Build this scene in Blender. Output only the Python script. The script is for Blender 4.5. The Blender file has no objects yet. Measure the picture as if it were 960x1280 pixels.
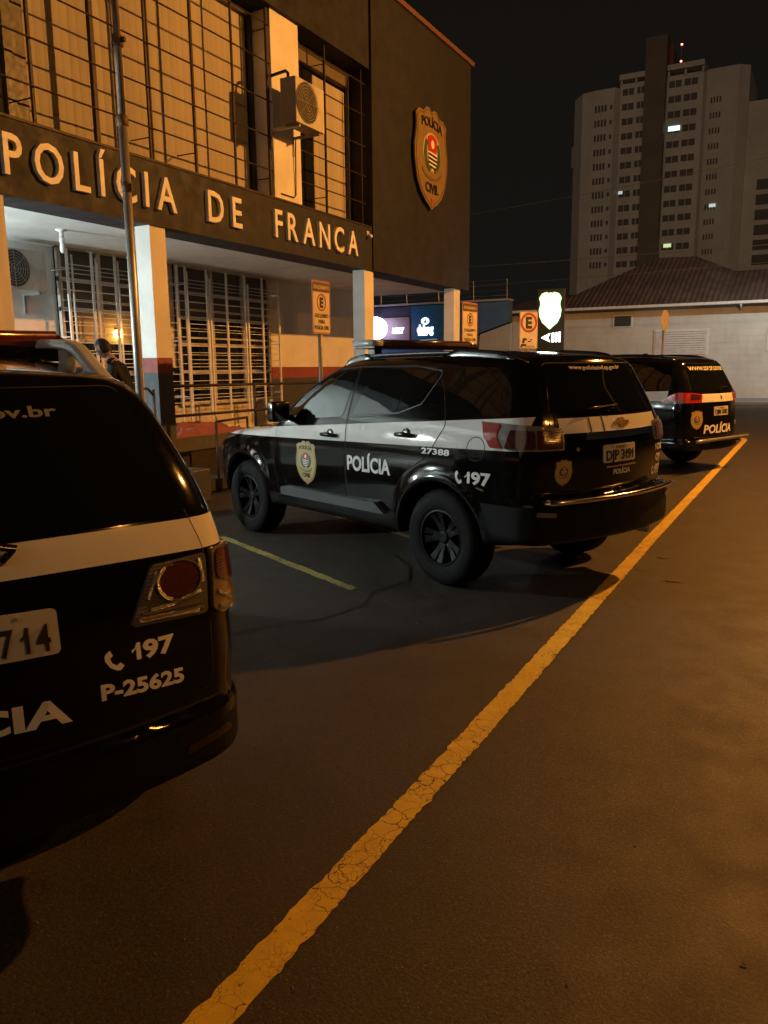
import bpy, math, random
import numpy as np
from mathutils import Vector, Matrix
from mathutils.geometry import delaunay_2d_cdt
random.seed(7); np.random.seed(7)
R = math.radians
scene = bpy.context.scene
COL = scene.collection

# ---------------------------------------------------------------- camera, sky, dim city glow, exposure
cam = bpy.data.cameras.new('camera')
cam_ob = bpy.data.objects.new('camera', cam); COL.objects.link(cam_ob); scene.camera = cam_ob
cam.sensor_fit = 'VERTICAL'; cam.sensor_height = 36.0; cam.lens = 36.0 * 991.96 / 1280
cam.clip_start = .05; cam.clip_end = 2000
_y, _p, _r = R(28.316), R(10.265), R(-.594)
_f = Vector((-math.sin(_y)*math.cos(_p), math.cos(_y)*math.cos(_p), -math.sin(_p)))
_x = Vector((math.cos(_y), math.sin(_y), 0)); _u = _x.cross(_f)
_X = _x*math.cos(_r) + _u*math.sin(_r); _U = _u*math.cos(_r) - _x*math.sin(_r)
cam_ob.matrix_world = Matrix.Translation((0, 0, 1.679)) @ Matrix((_X, _U, -_f)).transposed().to_4x4()

world = bpy.data.worlds.new('World'); scene.world = world; world.use_nodes = True
wn, wl = world.node_tree.nodes, world.node_tree.links
bg = wn['Background']
tc = wn.new('ShaderNodeTexCoord'); sp = wn.new('ShaderNodeSeparateXYZ'); wl.new(tc.outputs['Generated'], sp.inputs[0])
mr = wn.new('ShaderNodeMapRange'); mr.inputs['From Min'].default_value = 0; mr.inputs['From Max'].default_value = .5
wl.new(sp.outputs['Z'], mr.inputs['Value'])
mx = wn.new('ShaderNodeMix'); mx.data_type = 'RGBA'
mx.inputs[6].default_value = (.0066, .0066, .0060, 1); mx.inputs[7].default_value = (.0066, .0048, .0032, 1)
wl.new(mr.outputs[0], mx.inputs[0]); wl.new(mx.outputs[2], bg.inputs['Color']); bg.inputs['Strength'].default_value = 1.0

sun = bpy.data.lights.new('night_glow', 'SUN'); sun.energy = .19; sun.angle = R(40); sun.color = (1, .76, .52)
sun_ob = bpy.data.objects.new('night_glow', sun); COL.objects.link(sun_ob)
sun_ob.rotation_euler = (R(66), 0, R(4))

scene.view_settings.view_transform = 'Standard'; scene.view_settings.look = 'None'
scene.view_settings.exposure = .1; scene.view_settings.gamma = 1; scene.view_settings.use_curve_mapping = False
SODIUM = (1, .38, .064); COOL = (.86, 1, .98)
SODIUM_W = 6600; COOL_W = 960

# ---------------------------------------------------------------- materials
MATS = {}
class NT:
    def __init__(s, m): s.t = m.node_tree; s.n = s.t.nodes; s.l = s.t.links
    def put(s, sock, v):
        if hasattr(v, 'is_linked'): s.l.new(v, sock)
        elif v is not None: sock.default_value = v
    def math(s, op, a, b=None, c=None):
        n = s.n.new('ShaderNodeMath'); n.operation = op
        for i, v in enumerate((a, b, c)):
            if v is not None: s.put(n.inputs[i], v)
        return n.outputs[0]
    def mix(s, f, a, b):
        n = s.n.new('ShaderNodeMix'); n.data_type = 'RGBA'
        s.put(n.inputs[0], f); s.put(n.inputs[6], a); s.put(n.inputs[7], b)
        return n.outputs[2]
    def coord(s, kind='Object'): return s.n.new('ShaderNodeTexCoord').outputs[kind]
    def noise(s, vec, scale, detail=4, rough=.6):
        n = s.n.new('ShaderNodeTexNoise'); s.put(n.inputs['Vector'], vec)
        n.inputs['Scale'].default_value = scale; n.inputs['Detail'].default_value = detail; n.inputs['Roughness'].default_value = rough
        return n.outputs['Fac']
    def voro(s, vec, scale, feat='F1', rnd=1):
        n = s.n.new('ShaderNodeTexVoronoi'); n.feature = feat; s.put(n.inputs['Vector'], vec)
        n.inputs['Scale'].default_value = scale; n.inputs['Randomness'].default_value = rnd
        return n.outputs['Distance']
    def remap(s, v, a, b, c=0, d=1):
        n = s.n.new('ShaderNodeMapRange'); s.put(n.inputs['Value'], v)
        for k, q in zip(('From Min', 'From Max', 'To Min', 'To Max'), (a, b, c, d)): n.inputs[k].default_value = q
        return n.outputs[0]
    def bump(s, h, strength, dist=.01):
        n = s.n.new('ShaderNodeBump'); n.inputs['Strength'].default_value = strength; n.inputs['Distance'].default_value = dist
        s.put(n.inputs['Height'], h); return n.outputs[0]
    def scalev(s, vec, sc):
        n = s.n.new('ShaderNodeMapping'); s.put(n.inputs['Vector'], vec); n.inputs['Scale'].default_value = sc
        return n.outputs[0]
def c4(c): return (c[0], c[1], c[2], 1)
def mat(name, col=(.5,.5,.5), rough=.6, metal=0, var=.12, scale=6, bump=0, bscale=60, coat=0, emit=0, ecol=None, ior=None, dirt=0, spec=None):
    if name in MATS: return MATS[name]
    m = bpy.data.materials.new(name); m.use_nodes = True; MATS[name] = m
    T = NT(m); b = T.n['Principled BSDF']
    co = T.coord()
    n = T.noise(co, scale)
    base = T.mix(T.remap(n, .3, .7), c4([x*(1-var) for x in col]), c4([min(1, x*(1+var)) for x in col]))
    if dirt:
        d = T.noise(T.scalev(co, (1.5, 1.5, .5)), 2.2, 6, .65)
        base = T.mix(T.remap(d, .5, .75, 0, dirt), base, c4([x*.45+.01 for x in col]))
    T.put(b.inputs['Base Color'], base)
    T.put(b.inputs['Roughness'], T.remap(T.noise(co, scale*2.3), .3, .7, max(.02, rough*.85), min(1, rough*1.15)))
    b.inputs['Metallic'].default_value = metal
    if coat: b.inputs['Coat Weight'].default_value = coat; b.inputs['Coat Roughness'].default_value = .03
    if spec is not None: b.inputs['Specular IOR Level'].default_value = spec
    if ior: b.inputs['IOR'].default_value = ior
    if bump: T.put(b.inputs['Normal'], T.bump(T.noise(co, bscale, 5), bump, .01))
    if emit:
        b.inputs['Emission Color'].default_value = c4(ecol or col); b.inputs['Emission Strength'].default_value = emit
    return m

# ---------------------------------------------------------------- mesh helpers
class MB:
    def __init__(s): s.v = []; s.f = []
    def add(s, vs, fs):
        o = len(s.v); s.v += [tuple(map(float, v)) for v in vs]; s.f += [tuple(o+i for i in f) for f in fs]; return s
    def box(s, x0, x1, y0, y1, z0, z1):
        return s.add([(x, y, z) for z in (z0, z1) for y in (y0, y1) for x in (x0, x1)],
                     [(0,2,3,1), (4,5,7,6), (0,1,5,4), (2,6,7,3), (0,4,6,2), (1,3,7,5)])
    def tube(s, pts, r, n=8, cap=True):
        pts = [Vector(p) for p in pts]; k = len(pts)
        rs = r if isinstance(r, (list, tuple)) else [r]*k
        vs = []; up = None
        for i, p in enumerate(pts):
            t = (pts[min(i+1, k-1)] - pts[max(i-1, 0)]).normalized()
            a = t.orthogonal().normalized() if up is None else (up - t*up.dot(t)).normalized()
            up = a; b = t.cross(a)
            vs += [p + (a*math.cos(2*math.pi*j/n) + b*math.sin(2*math.pi*j/n))*rs[i] for j in range(n)]
        fs = [(i*n+j, i*n+(j+1) % n, (i+1)*n+(j+1) % n, (i+1)*n+j) for i in range(k-1) for j in range(n)]
        if cap: fs += [tuple(range(n-1, -1, -1)), tuple((k-1)*n+j for j in range(n))]
        return s.add(vs, fs)
    def lathe(s, prof, n=32, axis='Z', o=(0,0,0)):
        vs = []
        for r, h in prof:
            for j in range(n):
                a = 2*math.pi*j/n; c, d = r*math.cos(a), r*math.sin(a)
                q = (c, d, h) if axis == 'Z' else (c, h, d) if axis == 'Y' else (h, c, d)
                vs.append((q[0]+o[0], q[1]+o[1], q[2]+o[2]))
        fs = [(i*n+j, i*n+(j+1) % n, (i+1)*n+(j+1) % n, (i+1)*n+j) for i in range(len(prof)-1) for j in range(n)]
        return s.add(vs, fs)
    def prism(s, poly, fn, d):
        """poly 2D, fn(x, y, t) -> 3D at depth t in 0..d"""
        n = len(poly)
        vs = [fn(x, y, 0) for x, y in poly] + [fn(x, y, d) for x, y in poly]
        return s.add(vs, [tuple(range(n-1, -1, -1)), tuple(range(n, 2*n))] + [(i, (i+1) % n, n+(i+1) % n, n+i) for i in range(n)])
    def done(s, name, m, parent=None, smooth=False, bevel=0, loc=None, rot=None):
        return link(name, s.v, s.f, m, parent, smooth, bevel, loc, rot)
def link(name, vs, fs, m, parent=None, smooth=False, bevel=0, loc=None, rot=None, mi=None):
    me = bpy.data.meshes.new(name); me.from_pydata([tuple(v) for v in vs], [], [tuple(f) for f in fs]); me.update()
    for q in (m if isinstance(m, (list, tuple)) else [m]): me.materials.append(q)
    if mi is not None: me.polygons.foreach_set('material_index', list(mi))
    if smooth: me.polygons.foreach_set('use_smooth', [True]*len(me.polygons))
    o = bpy.data.objects.new(name, me); COL.objects.link(o)
    if parent is not None: o.parent = parent
    if loc: o.location = loc
    if rot: o.rotation_euler = rot
    if bevel:
        bm = o.modifiers.new('bevel', 'BEVEL'); bm.width = bevel; bm.segments = 2; bm.limit_method = 'ANGLE'
    return o
def tag(o, label=None, cat=None, group=None, kind=None):
    for k, v in (('label', label), ('category', cat), ('group', group), ('kind', kind)):
        if v: o[k] = v
    return o
def thing(name, label, cat, loc=(0,0,0), rz=0, group=None):
    o = bpy.data.objects.new(name, None); COL.objects.link(o); o.location = loc; o.rotation_euler = (0, 0, rz); o.empty_display_size = .2
    return tag(o, label, cat, group)
def rrect(x0, x1, y0, y1, r, n=5):
    out = []
    for cx, cy, a in ((x1-r, y1-r, 0), (x0+r, y1-r, 90), (x0+r, y0+r, 180), (x1-r, y0+r, 270)):
        out += [(cx + r*math.cos(R(a+90*k/n)), cy + r*math.sin(R(a+90*k/n))) for k in range(n+1)]
    return out
def ellipse(cx, cy, rx, ry, n=28): return [(cx + rx*math.cos(2*math.pi*k/n), cy + ry*math.sin(2*math.pi*k/n)) for k in range(n)]
def round_poly(P, r, n=4):
    out = []; k = len(P)
    for i in range(k):
        a, b, c = (Vector(P[(i-1) % k]), Vector(P[i]), Vector(P[(i+1) % k]))
        d1 = min(r, (a-b).length*.45); d2 = min(r, (c-b).length*.45)
        p = b + (a-b).normalized()*d1; q = b + (c-b).normalized()*d2
        for j in range(n+1):
            t = j/n; out.append(tuple(p*(1-t)**2 + b*2*t*(1-t) + q*t*t))
    return out

# a sheet of given 2D outline laid on any surface: mapper(pts) -> (positions, normals)
def cdt(poly, res):
    poly = [Vector(p[:2]) for p in poly]
    pts = []
    k = len(poly)
    for i in range(k):
        a, b = poly[i], poly[(i+1) % k]; n = max(1, int((b-a).length/res))
        pts += [a + (b-a)*j/n for j in range(n)]
    nb = len(pts)
    A = np.array([tuple(p) for p in pts])
    x0, y0 = A.min(0); x1, y1 = A.max(0)
    inner = []
    gx = np.arange(x0+res/2, x1, res); gy = np.arange(y0+res/2, y1, res)
    if len(gx)*len(gy) < 40000:
        for x in gx:
            for y in gy:
                c = False; j = nb-1
                for i in range(nb):
                    if (A[i,1] > y) != (A[j,1] > y) and x < (A[j,0]-A[i,0])*(y-A[i,1])/(A[j,1]-A[i,1]) + A[i,0]: c = not c
                    j = i
                if c and np.min(np.hypot(A[:,0]-x, A[:,1]-y)) > res*.35: inner.append(Vector((x, y)))
    v, e, f, *_ = delaunay_2d_cdt(pts + inner, [(i, (i+1) % nb) for i in range(nb)], [list(range(nb))], 1, 1e-6)
    return np.array([tuple(q) for q in v]), [tuple(q) for q in f]
def lay(name, v2, f, mapper, off, m, parent, thick=.006, smooth=True):
    P, N = mapper(np.asarray(v2, float))
    f = list(f)
    a, b, c = P[list(f[0])[:3]]
    if np.dot(np.cross(b-a, c-a), N[f[0][0]]) < 0: f = [tuple(reversed(q)) for q in f]
    top = P + N*off; vs = list(map(tuple, top)); fs = list(f)
    if thick:
        cnt = {}
        for q in f:
            for i in range(len(q)):
                e = (q[i], q[(i+1) % len(q)]); cnt[e] = 1
        bd = [e for e in cnt if (e[1], e[0]) not in cnt]
        ids = {}
        for e in bd:
            for i in e:
                if i not in ids: ids[i] = len(vs); vs += [tuple(P[i] + N[i]*(off-thick)), tuple(top[i])]
        fs += [(ids[e[1]]+1, ids[e[0]]+1, ids[e[0]], ids[e[1]]) for e in bd]
    o = link(name, vs, fs, m, parent)
    if smooth: o.data.polygons.foreach_set('use_smooth', [True]*len(f) + [False]*(len(fs)-len(f)))
    return o
def sheet(name, poly, mapper, off, m, parent, res=.05, thick=.006):
    v, f = cdt(poly, res); return lay(name, v, f, mapper, off, m, parent, thick)
def ribbon_mesh(line, w, closed=False, res=.04):
    L = [Vector(p[:2]) for p in line]
    if closed: L.append(L[0])
    pts = []
    for a, b in zip(L[:-1], L[1:]):
        n = max(1, int((b-a).length/res)); pts += [a + (b-a)*j/n for j in range(n)]
    pts.append(L[-1]); k = len(pts); vs = []
    for i in range(k):
        if closed: t = (pts[(i+1) % (k-1)] - pts[(i-1) % (k-1)])
        else: t = pts[min(i+1, k-1)] - pts[max(i-1, 0)]
        t.normalize(); nn = Vector((-t.y, t.x)); vs += [tuple(pts[i]+nn*w/2), tuple(pts[i]-nn*w/2)]
    return np.array(vs), [(2*i, 2*i+1, 2*i+3, 2*i+2) for i in range(k-1)]
def ribbon(name, line, w, mapper, off, m, parent, closed=False, thick=.004):
    v, f = ribbon_mesh(line, w, closed); return lay(name, v, f, mapper, off, m, parent, thick)
def plane_map(o, ex, ey):
    o, ex, ey = (np.array(q, float) for q in (o, ex, ey)); n = np.cross(ex, ey); n /= np.linalg.norm(n)
    return lambda p: (o + p[:, :1]*ex + p[:, 1:2]*ey, np.tile(n, (len(p), 1)))
_fc = {}
def glyphs(s, bold=.0):
    if '1' in s and (s, bold) not in _fc:   # a 1 with a flag, set between runs of the built-in face
        x = 0; it = []
        for run in s.replace('1', '|1|').split('|'):
            if not run: continue
            if run == '1':
                v = np.array([(0, .62), (.14, .70), (.24, 1), (.40, 1), (.40, 0), (.20, 0), (.20, .68), (0, .46)]); f = [(0, 7, 6, 1), (1, 6, 3, 2), (6, 5, 4, 3)]; lead = 0
            else:
                v, f = glyphs(run.strip(), bold); lead = .25*(len(run) - len(run.lstrip()))
            x += lead
            it.append((v + np.array([x, 0]), f)); x += v[:, 0].max() + .11
            if run != '1': x += .25*(len(run) - len(run.rstrip()))
        _fc[(s, bold)] = merge_sheets(it)
    if (s, bold) not in _fc:
        c = bpy.data.curves.new('lettering', 'FONT'); c.body = s; c.size = 1; c.offset = bold; c.resolution_u = 3
        o = bpy.data.objects.new('lettering', c); me = bpy.data.meshes.new_from_object(o)
        v = np.array([tuple(q.co)[:2] for q in me.vertices]); f = [tuple(p.vertices) for p in me.polygons]
        bpy.data.objects.remove(o); bpy.data.curves.remove(c); bpy.data.meshes.remove(me)
        v = v / .69
        v[:, 0] -= v[:, 0].min()
        _fc[(s, bold)] = (v, f)
    return _fc[(s, bold)]
def text_mesh(s, h, x=0, y=0, align='C', width=None, bold=.0, slope=0, arc=0, flip=False, italic=0):
    """cap height h; returns 2D verts placed with baseline y; flip mirrors x about its anchor"""
    v, f = glyphs(s, bold); v = v.copy(); w = v[:, 0].max()
    kx = h if width is None else width / w
    v[:, 0] += italic*v[:, 1]
    X = v[:, 0]*kx; W = w*kx
    X = X - (W/2 if align == 'C' else W if align == 'R' else 0)
    Y = v[:, 1]*h + slope*X - arc*X*X
    return np.stack([x + (-X if flip else X), y + Y], 1), f
def text(name, s, mapper, off, m, parent, thick=.002, **k):
    v, f = text_mesh(s, **k); return lay(name, v, f, mapper, off, m, parent, thick, smooth=False)
def merge_sheets(items):
    vs = []; fs = []; o = 0
    for v, f in items: vs.append(np.asarray(v)); fs += [tuple(i+o for i in q) for q in f]; o += len(v)
    return np.concatenate(vs), fs
# ---------------------------------------------------------------- car body as a smooth solid
def curve_table(ks, vs, n=500):
    ks = np.array(ks, float); vs = np.array(vs, float)
    h = np.diff(ks); d = np.diff(vs) / h
    m = np.zeros_like(vs); m[0] = d[0]; m[-1] = d[-1]
    for i in range(1, len(ks) - 1):
        if d[i-1] * d[i] > 0:
            w1 = 2*h[i] + h[i-1]; w2 = h[i] + 2*h[i-1]
            m[i] = (w1 + w2) / (w1 / d[i-1] + w2 / d[i])
    x = np.linspace(ks[0], ks[-1], n)
    i = np.clip(np.searchsorted(ks, x, side='right') - 1, 0, len(ks) - 2)
    t = (x - ks[i]) / h[i]
    y = ((1+2*t)*(1-t)**2*vs[i] + t*(1-t)**2*h[i]*m[i] + t*t*(3-2*t)*vs[i+1] + t*t*(t-1)*h[i]*m[i+1])
    return x, y
def smax(a, b, k):
    h = np.maximum(k - np.abs(a - b), 0) / k
    return np.maximum(a, b) + h*h*k*.25
def smin(a, b, k):
    return -smax(-a, -b, k)
class Body:
    def __init__(s, S):
        s.S = S
        s.w = curve_table(*S['w']); s.top = curve_table(*S['top'])
        s.rear = curve_table(*S['rear']); s.front = curve_table(*S['front'])
        s.bot = curve_table(*S['bot'])
    def f(s, P):
        S = s.S
        u = P[:, 0]; a = np.abs(P[:, 1]); z = P[:, 2]
        w = np.interp(z, *s.w)
        w = w - S['rtap'] * np.clip((.1 - u) / 1.1, 0, 1.3)**2 - S['ftap'] * np.clip((u - 2.3) / 1.4, 0, 1.2)**2
        for uw in (0, S['wb']):
            r = np.hypot(u - uw, z - S['wr'])
            w = w + S['flare'] * np.exp(-((r - S['arch'] - .02) / .06)**2) * (z > S['wr'] - .1)
        side = (a - w) * .98
        cv = (a / .9)**2
        rear = np.interp(z, *s.rear) + S['rc'] * cv - u
        front = u - (np.interp(z, *s.front) - .20 * cv)
        top = (z - (np.interp(u, *s.top) - S['crown'] * (a / .72)**2)) * .85
        bot = np.interp(u, *s.bot) - z
        b = smax(side, rear, S.get('kr', .14)); b = smax(b, front, .16)
        b = smax(b, top, .09); b = smax(b, bot, .04)
        B = S['bumper']   # (z0, z1, u, half width)
        bw = B[3] - .03 * np.clip((.1 - u) / 1.1, 0, 1.3)**2
        bm = smax(smax(a - bw, B[2] + S['rc'] * .95 * cv - u, .16), u + .42, .05)
        bm = smax(smax(bm, z - B[1], .03), B[0] - z, .05)
        b = smin(b, bm, .025)
        for uw in (0, S['wb']):
            r = np.hypot(u - uw, z - S['wr'])
            b = smax(b, -np.maximum(r - S['arch'], .58 - a), .03)
        return b
    def grad(s, P, e=.004):
        g = np.zeros_like(P)
        for i in range(3):
            d = np.zeros(3); d[i] = e
            g[:, i] = (s.f(P + d) - s.f(P - d)) / (2*e)
        return g
    def normal(s, P):
        g = s.grad(P, .008)
        return g / np.maximum(np.linalg.norm(g, axis=1, keepdims=True), 1e-9)
    def march(s, O, D, tmax=3.2, dt=.02):
        O = np.atleast_2d(np.array(O, float)); D = np.atleast_2d(np.array(D, float)); D = np.broadcast_to(D, O.shape)
        n = len(O); t = np.zeros(n); hit = np.full(n, -1.); t0 = 0.
        while t0 < tmax and (hit < 0).any():
            t0 += dt; idx = np.where(hit < 0)[0]
            v = s.f(O[idx] + D[idx]*t0)
            hit[idx[v < 0]] = t0
        lo = np.where(hit < 0, 0, hit - dt); hi = np.where(hit < 0, 0, hit)
        for _ in range(18):
            m = (lo + hi) / 2; v = s.f(O + D*m[:, None])
            lo = np.where(v < 0, lo, m); hi = np.where(v < 0, m, hi)
        P = O + D*hi[:, None]
        return P, hit > 0
MID_S = dict(wb=2.845, wr=.38, arch=.445, flare=.03, rtap=.05, ftap=.10, rc=.17, crown=.045,
    w=([.28,.45,.62,.80,.98,1.12,1.24,1.32,1.50,1.68,1.84], [.86,.905,.925,.94,.94,.93,.905,.875,.81,.735,.66]),
    top=([-1.3,-.85,-.5,.3,1.0,1.40,1.75,2.10,2.42,2.7,3.1,3.4,3.62,3.9], [1.66,1.735,1.775,1.815,1.81,1.765,1.62,1.385,1.185,1.155,1.115,1.05,.96,.7]),
    rear=([.2,.40,.60,.80,1.0,1.15,1.25,1.34,1.5,1.65,1.73,1.9], [-.80,-.93,-.95,-.955,-.97,-.96,-.935,-.90,-.82,-.745,-.725,-.70]),
    front=([.2,.35,.5,.7,.9,1.02,1.2], [3.5,3.66,3.72,3.74,3.70,3.58,3.3]),
    bot=([-1.3,-.9,-.5,.5,2.3,3.2,3.9], [.55,.47,.40,.36,.36,.38,.42]),
    bumper=(.44,.755,-1.04,.925))
NEAR_S = dict(wb=2.75, wr=.385, arch=.45, flare=.03, rtap=.05, ftap=.10, rc=.17, crown=.05,
    w=([.28,.45,.62,.80,.95,1.08,1.18,1.28,1.45,1.60,1.76], [.85,.89,.91,.92,.92,.915,.895,.865,.80,.735,.66]),
    top=([-1.3,-.72,-.45,.3,1.0,1.35,1.7,2.05,2.35,2.65,3.05,3.35,3.55,3.8], [1.55,1.655,1.70,1.755,1.75,1.70,1.555,1.33,1.13,1.11,1.07,1.0,.91,.66]),
    rear=([.2,.40,.55,.72,.9,1.1,1.2,1.3,1.45,1.58,1.66,1.8], [-.82,-.94,-.985,-.985,-.97,-.94,-.915,-.87,-.775,-.685,-.65,-.64]),
    front=([.2,.35,.5,.7,.9,1.0,1.2], [3.4,3.58,3.64,3.66,3.60,3.5,3.2]),
    bot=([-1.3,-.9,-.5,.5,2.3,3.2,3.9], [.46,.41,.38,.36,.36,.38,.42]),
    bumper=(.40,.60,-1.005,.91))
FAR_S = dict(wb=2.80, wr=.38, arch=.44, flare=.03, rtap=.06, ftap=.10, rc=.19, crown=.05,
    w=([.28,.45,.62,.80,.98,1.10,1.22,1.30,1.50,1.68,1.86], [.84,.88,.90,.91,.91,.90,.88,.85,.785,.715,.64]),
    top=([-1.3,-.85,-.5,.3,1.0,1.40,1.75,2.10,2.42,2.7,3.1,3.4,3.6,3.9], [1.69,1.755,1.80,1.84,1.83,1.785,1.64,1.39,1.19,1.15,1.10,1.02,.92,.66]),
    rear=([.2,.35,.5,.70,.9,1.1,1.25,1.32,1.5,1.65,1.75,1.9], [-.86,-.98,-1.05,-1.055,-1.05,-1.04,-1.01,-.97,-.87,-.785,-.755,-.74]),
    front=([.2,.35,.5,.7,.9,1.0,1.2], [3.4,3.56,3.62,3.64,3.58,3.46,3.2]),
    bot=([-1.3,-.9,-.5,.5,2.3,3.2,3.9], [.42,.36,.36,.34,.36,.38,.42]),
    bumper=(.36,.52,-1.09,.90))
def surface_nets(f, lo, hi, h):
    ax = [np.arange(a, b + h, h) for a, b in zip(lo, hi)]
    n = [len(q) for q in ax]
    G = np.stack(np.meshgrid(*ax, indexing='ij'), -1).reshape(-1, 3)
    F = f(G).reshape(n)
    ins = F < 0
    cs = [(i, j, k) for i in (0, 1) for j in (0, 1) for k in (0, 1)]
    sl = lambda A, c: A[c[0]:n[0]-1+c[0], c[1]:n[1]-1+c[1], c[2]:n[2]-1+c[2]]
    cnt = sum(sl(ins, c).astype(np.int8) for c in cs)
    act = np.argwhere((cnt > 0) & (cnt < 8))
    idx = -np.ones([q-1 for q in n], int); idx[tuple(act.T)] = np.arange(len(act))
    acc = np.zeros((len(act), 3)); num = np.zeros(len(act))
    for d in range(3):
        for c in cs:
            if c[d]: continue
            c2 = list(c); c2[d] = 1
            a = F[tuple((act + c).T)]; b = F[tuple((act + c2).T)]
            m = (a < 0) != (b < 0)
            t = np.where(m, a / np.where(m, a-b, 1), 0)
            p = np.array(c, float) + np.zeros((len(act), 3)); p[:, d] = t
            acc[m] += p[m]; num[m] += 1
    V = (act + acc/num[:, None])*h + np.array(lo)
    Q = []
    for d in range(3):
        e1, e2 = (d+1) % 3, (d+2) % 3
        s0 = [slice(None)]*3; s1 = [slice(None)]*3; s0[d] = slice(0, -1); s1[d] = slice(1, None)
        x = np.argwhere(ins[tuple(s0)] != ins[tuple(s1)])
        x = x[(x[:, e1] > 0) & (x[:, e2] > 0) & (x[:, e1] < n[e1]-1) & (x[:, e2] < n[e2]-1)]
        o1 = np.zeros(3, int); o1[e1] = 1; o2 = np.zeros(3, int); o2[e2] = 1
        q = np.stack([idx[tuple((x - o1 - o2).T)], idx[tuple((x - o2).T)], idx[tuple(x.T)], idx[tuple((x - o1).T)]], 1)
        fl = ins[tuple(x.T)]
        q[~fl] = q[~fl][:, ::-1]
        Q.append(q)
    return V, np.concatenate(Q)
class Car:
    def __init__(s, S, root, paint, h=.03):
        s.b = Body(S); s.S = S; s.root = root
        b = s.b
        V, Q = surface_nets(b.f, (-1.35, -1.08, .25), (4.0, 1.08, 2.0), h)
        for _ in range(4):
            g = b.grad(V); fv = b.f(V)
            st = -(fv / np.maximum((g*g).sum(1), .05))[:, None]*g
            ln = np.linalg.norm(st, axis=1, keepdims=True)
            V = V + st*np.minimum(1, h*.8/np.maximum(ln, 1e-9))
        Cn = V[Q].mean(1)
        r = np.minimum(np.hypot(Cn[:, 0], Cn[:, 2]-S['wr']), np.hypot(Cn[:, 0]-S['wb'], Cn[:, 2]-S['wr']))
        under = ((r < S['arch'] + .012) & (np.abs(Cn[:, 1]) < .90)) | (Cn[:, 2] < S['bot'][1][3] + .03)
        bump = (Cn[:, 2] < S['bumper'][1] + .012) & (Cn[:, 0] < -.44) & ~under
        for nm, sel, ms in (('body', ~bump, [paint, UNDER]), ('bumper', bump, [paint, UNDER])):
            q = Q[sel]; ids = np.unique(q); mp = np.zeros(len(V), int); mp[ids] = np.arange(len(ids))
            mi = under[sel].astype(int)
            if nm == 'bumper': mi = np.where(mi > 0, 1, np.where(Cn[sel][:, 2] < S.get('trim', S['bumper'][1] - .05), 2, 0)); ms = ms + [BPLAST]
            o = link(nm, V[ids], mp[q], ms, root, True, mi=mi)
            if nm == 'body': s.body = o
            else: s.bumper = o
    def side(s, sg=1):
        def fn(p):
            O = np.stack([p[:, 0], np.full(len(p), sg*1.3), p[:, 1]], 1)
            P, k = s.b.march(O, (0, -sg, 0)); return P, s.b.normal(P)
        return fn
    def rear(s):
        def fn(p):
            O = np.stack([np.full(len(p), -1.6), p[:, 0], p[:, 1]], 1)
            P, k = s.b.march(O, (1, 0, 0)); return P, s.b.normal(P)
        return fn
    def front(s):
        def fn(p):
            O = np.stack([np.full(len(p), 4.2), p[:, 0], p[:, 1]], 1)
            P, k = s.b.march(O, (-1, 0, 0)); return P, s.b.normal(P)
        return fn
    def top(s):
        def fn(p):
            O = np.stack([p[:, 0], p[:, 1], np.full(len(p), 2.4)], 1)
            P, k = s.b.march(O, (0, 0, -1)); return P, s.b.normal(P)
        return fn
    def wrap(s, sg, u0=-.40, v0=.40):
        """2D = (angle in degrees from straight sideways towards the rear, divided by 60; z)"""
        def fn(p):
            a = np.radians(p[:, 0]*60)
            D = np.stack([-np.sin(a), sg*np.cos(a), 0*a], 1)
            O = np.stack([np.full(len(p), u0), np.full(len(p), sg*v0), p[:, 1]], 1) + D*1.4
            P, k = s.b.march(O, -D); return P, s.b.normal(P)
        return fn
    @staticmethod
    def wr(u, v, z, u0=-.40, v0=.40): return (math.degrees(math.atan2(u0-u, abs(v)-v0))/60, z)
    def wheels(s, style):
        S = s.S; Rw = S['wr']; rr = Rw*.60; w = .128
        prof = [(rr-.012, -w+.02), (rr+.004, -w+.004), (rr+.03, -w), (Rw*.80, -w-.006), (Rw*.93, -w+.006), (Rw-.012, -w+.024), (Rw, -w+.05)]
        prof += [(Rw, -.055), (Rw-.008, -.05), (Rw-.008, -.04), (Rw, -.035), (Rw, -.006), (Rw-.008, 0)]
        prof = prof + [(r, -h) for r, h in reversed(prof[:-1])]
        tm = MB().lathe(prof, 48, 'Y')
        rim = MB()
        rim.lathe([(rr, .10), (rr-.004, .118), (rr-.018, .122), (rr-.026, .108), (rr-.034, .03), (rr-.04, -.10), (rr, -.11)], 40, 'Y')
        rim.lathe([(.0, .086), (.035, .088), (.05, .08), (.058, .066), (.062, .03), (.0, .03)], 24, 'Y')
        ns = 5 if style != 'six' else 6
        for k in range(ns):
            a = 2*math.pi*k/ns + .3
            for da in (-.16, .16) if ns == 6 else (-.2, .2):
                c, d = math.cos(a+da), math.sin(a+da); c2, d2 = -d, c
                pts = []
                for r_, hw, y0, y1 in ((.05, .022, .04, .075), (rr*.55, .02, .045, .085), (rr-.02, .032, .06, .108)):
                    for sgn in (-1, 1):
                        for y in (y0, y1): pts.append((c*r_ + c2*hw*sgn, y, d*r_ + d2*hw*sgn))
                fs = []
                for i in (0, 4):
                    fs += [(i, i+1, i+5, i+4), (i+2, i+6, i+7, i+3), (i+1, i+3, i+7, i+5), (i, i+4, i+6, i+2)]
                rim.add(pts, fs + [(0,2,3,1), (8,9,11,10)])
        rim.lathe([(.0, .0), (rr-.05, .0), (rr-.05, -.02), (0, -.02)], 32, 'Y')
        first = None
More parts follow.
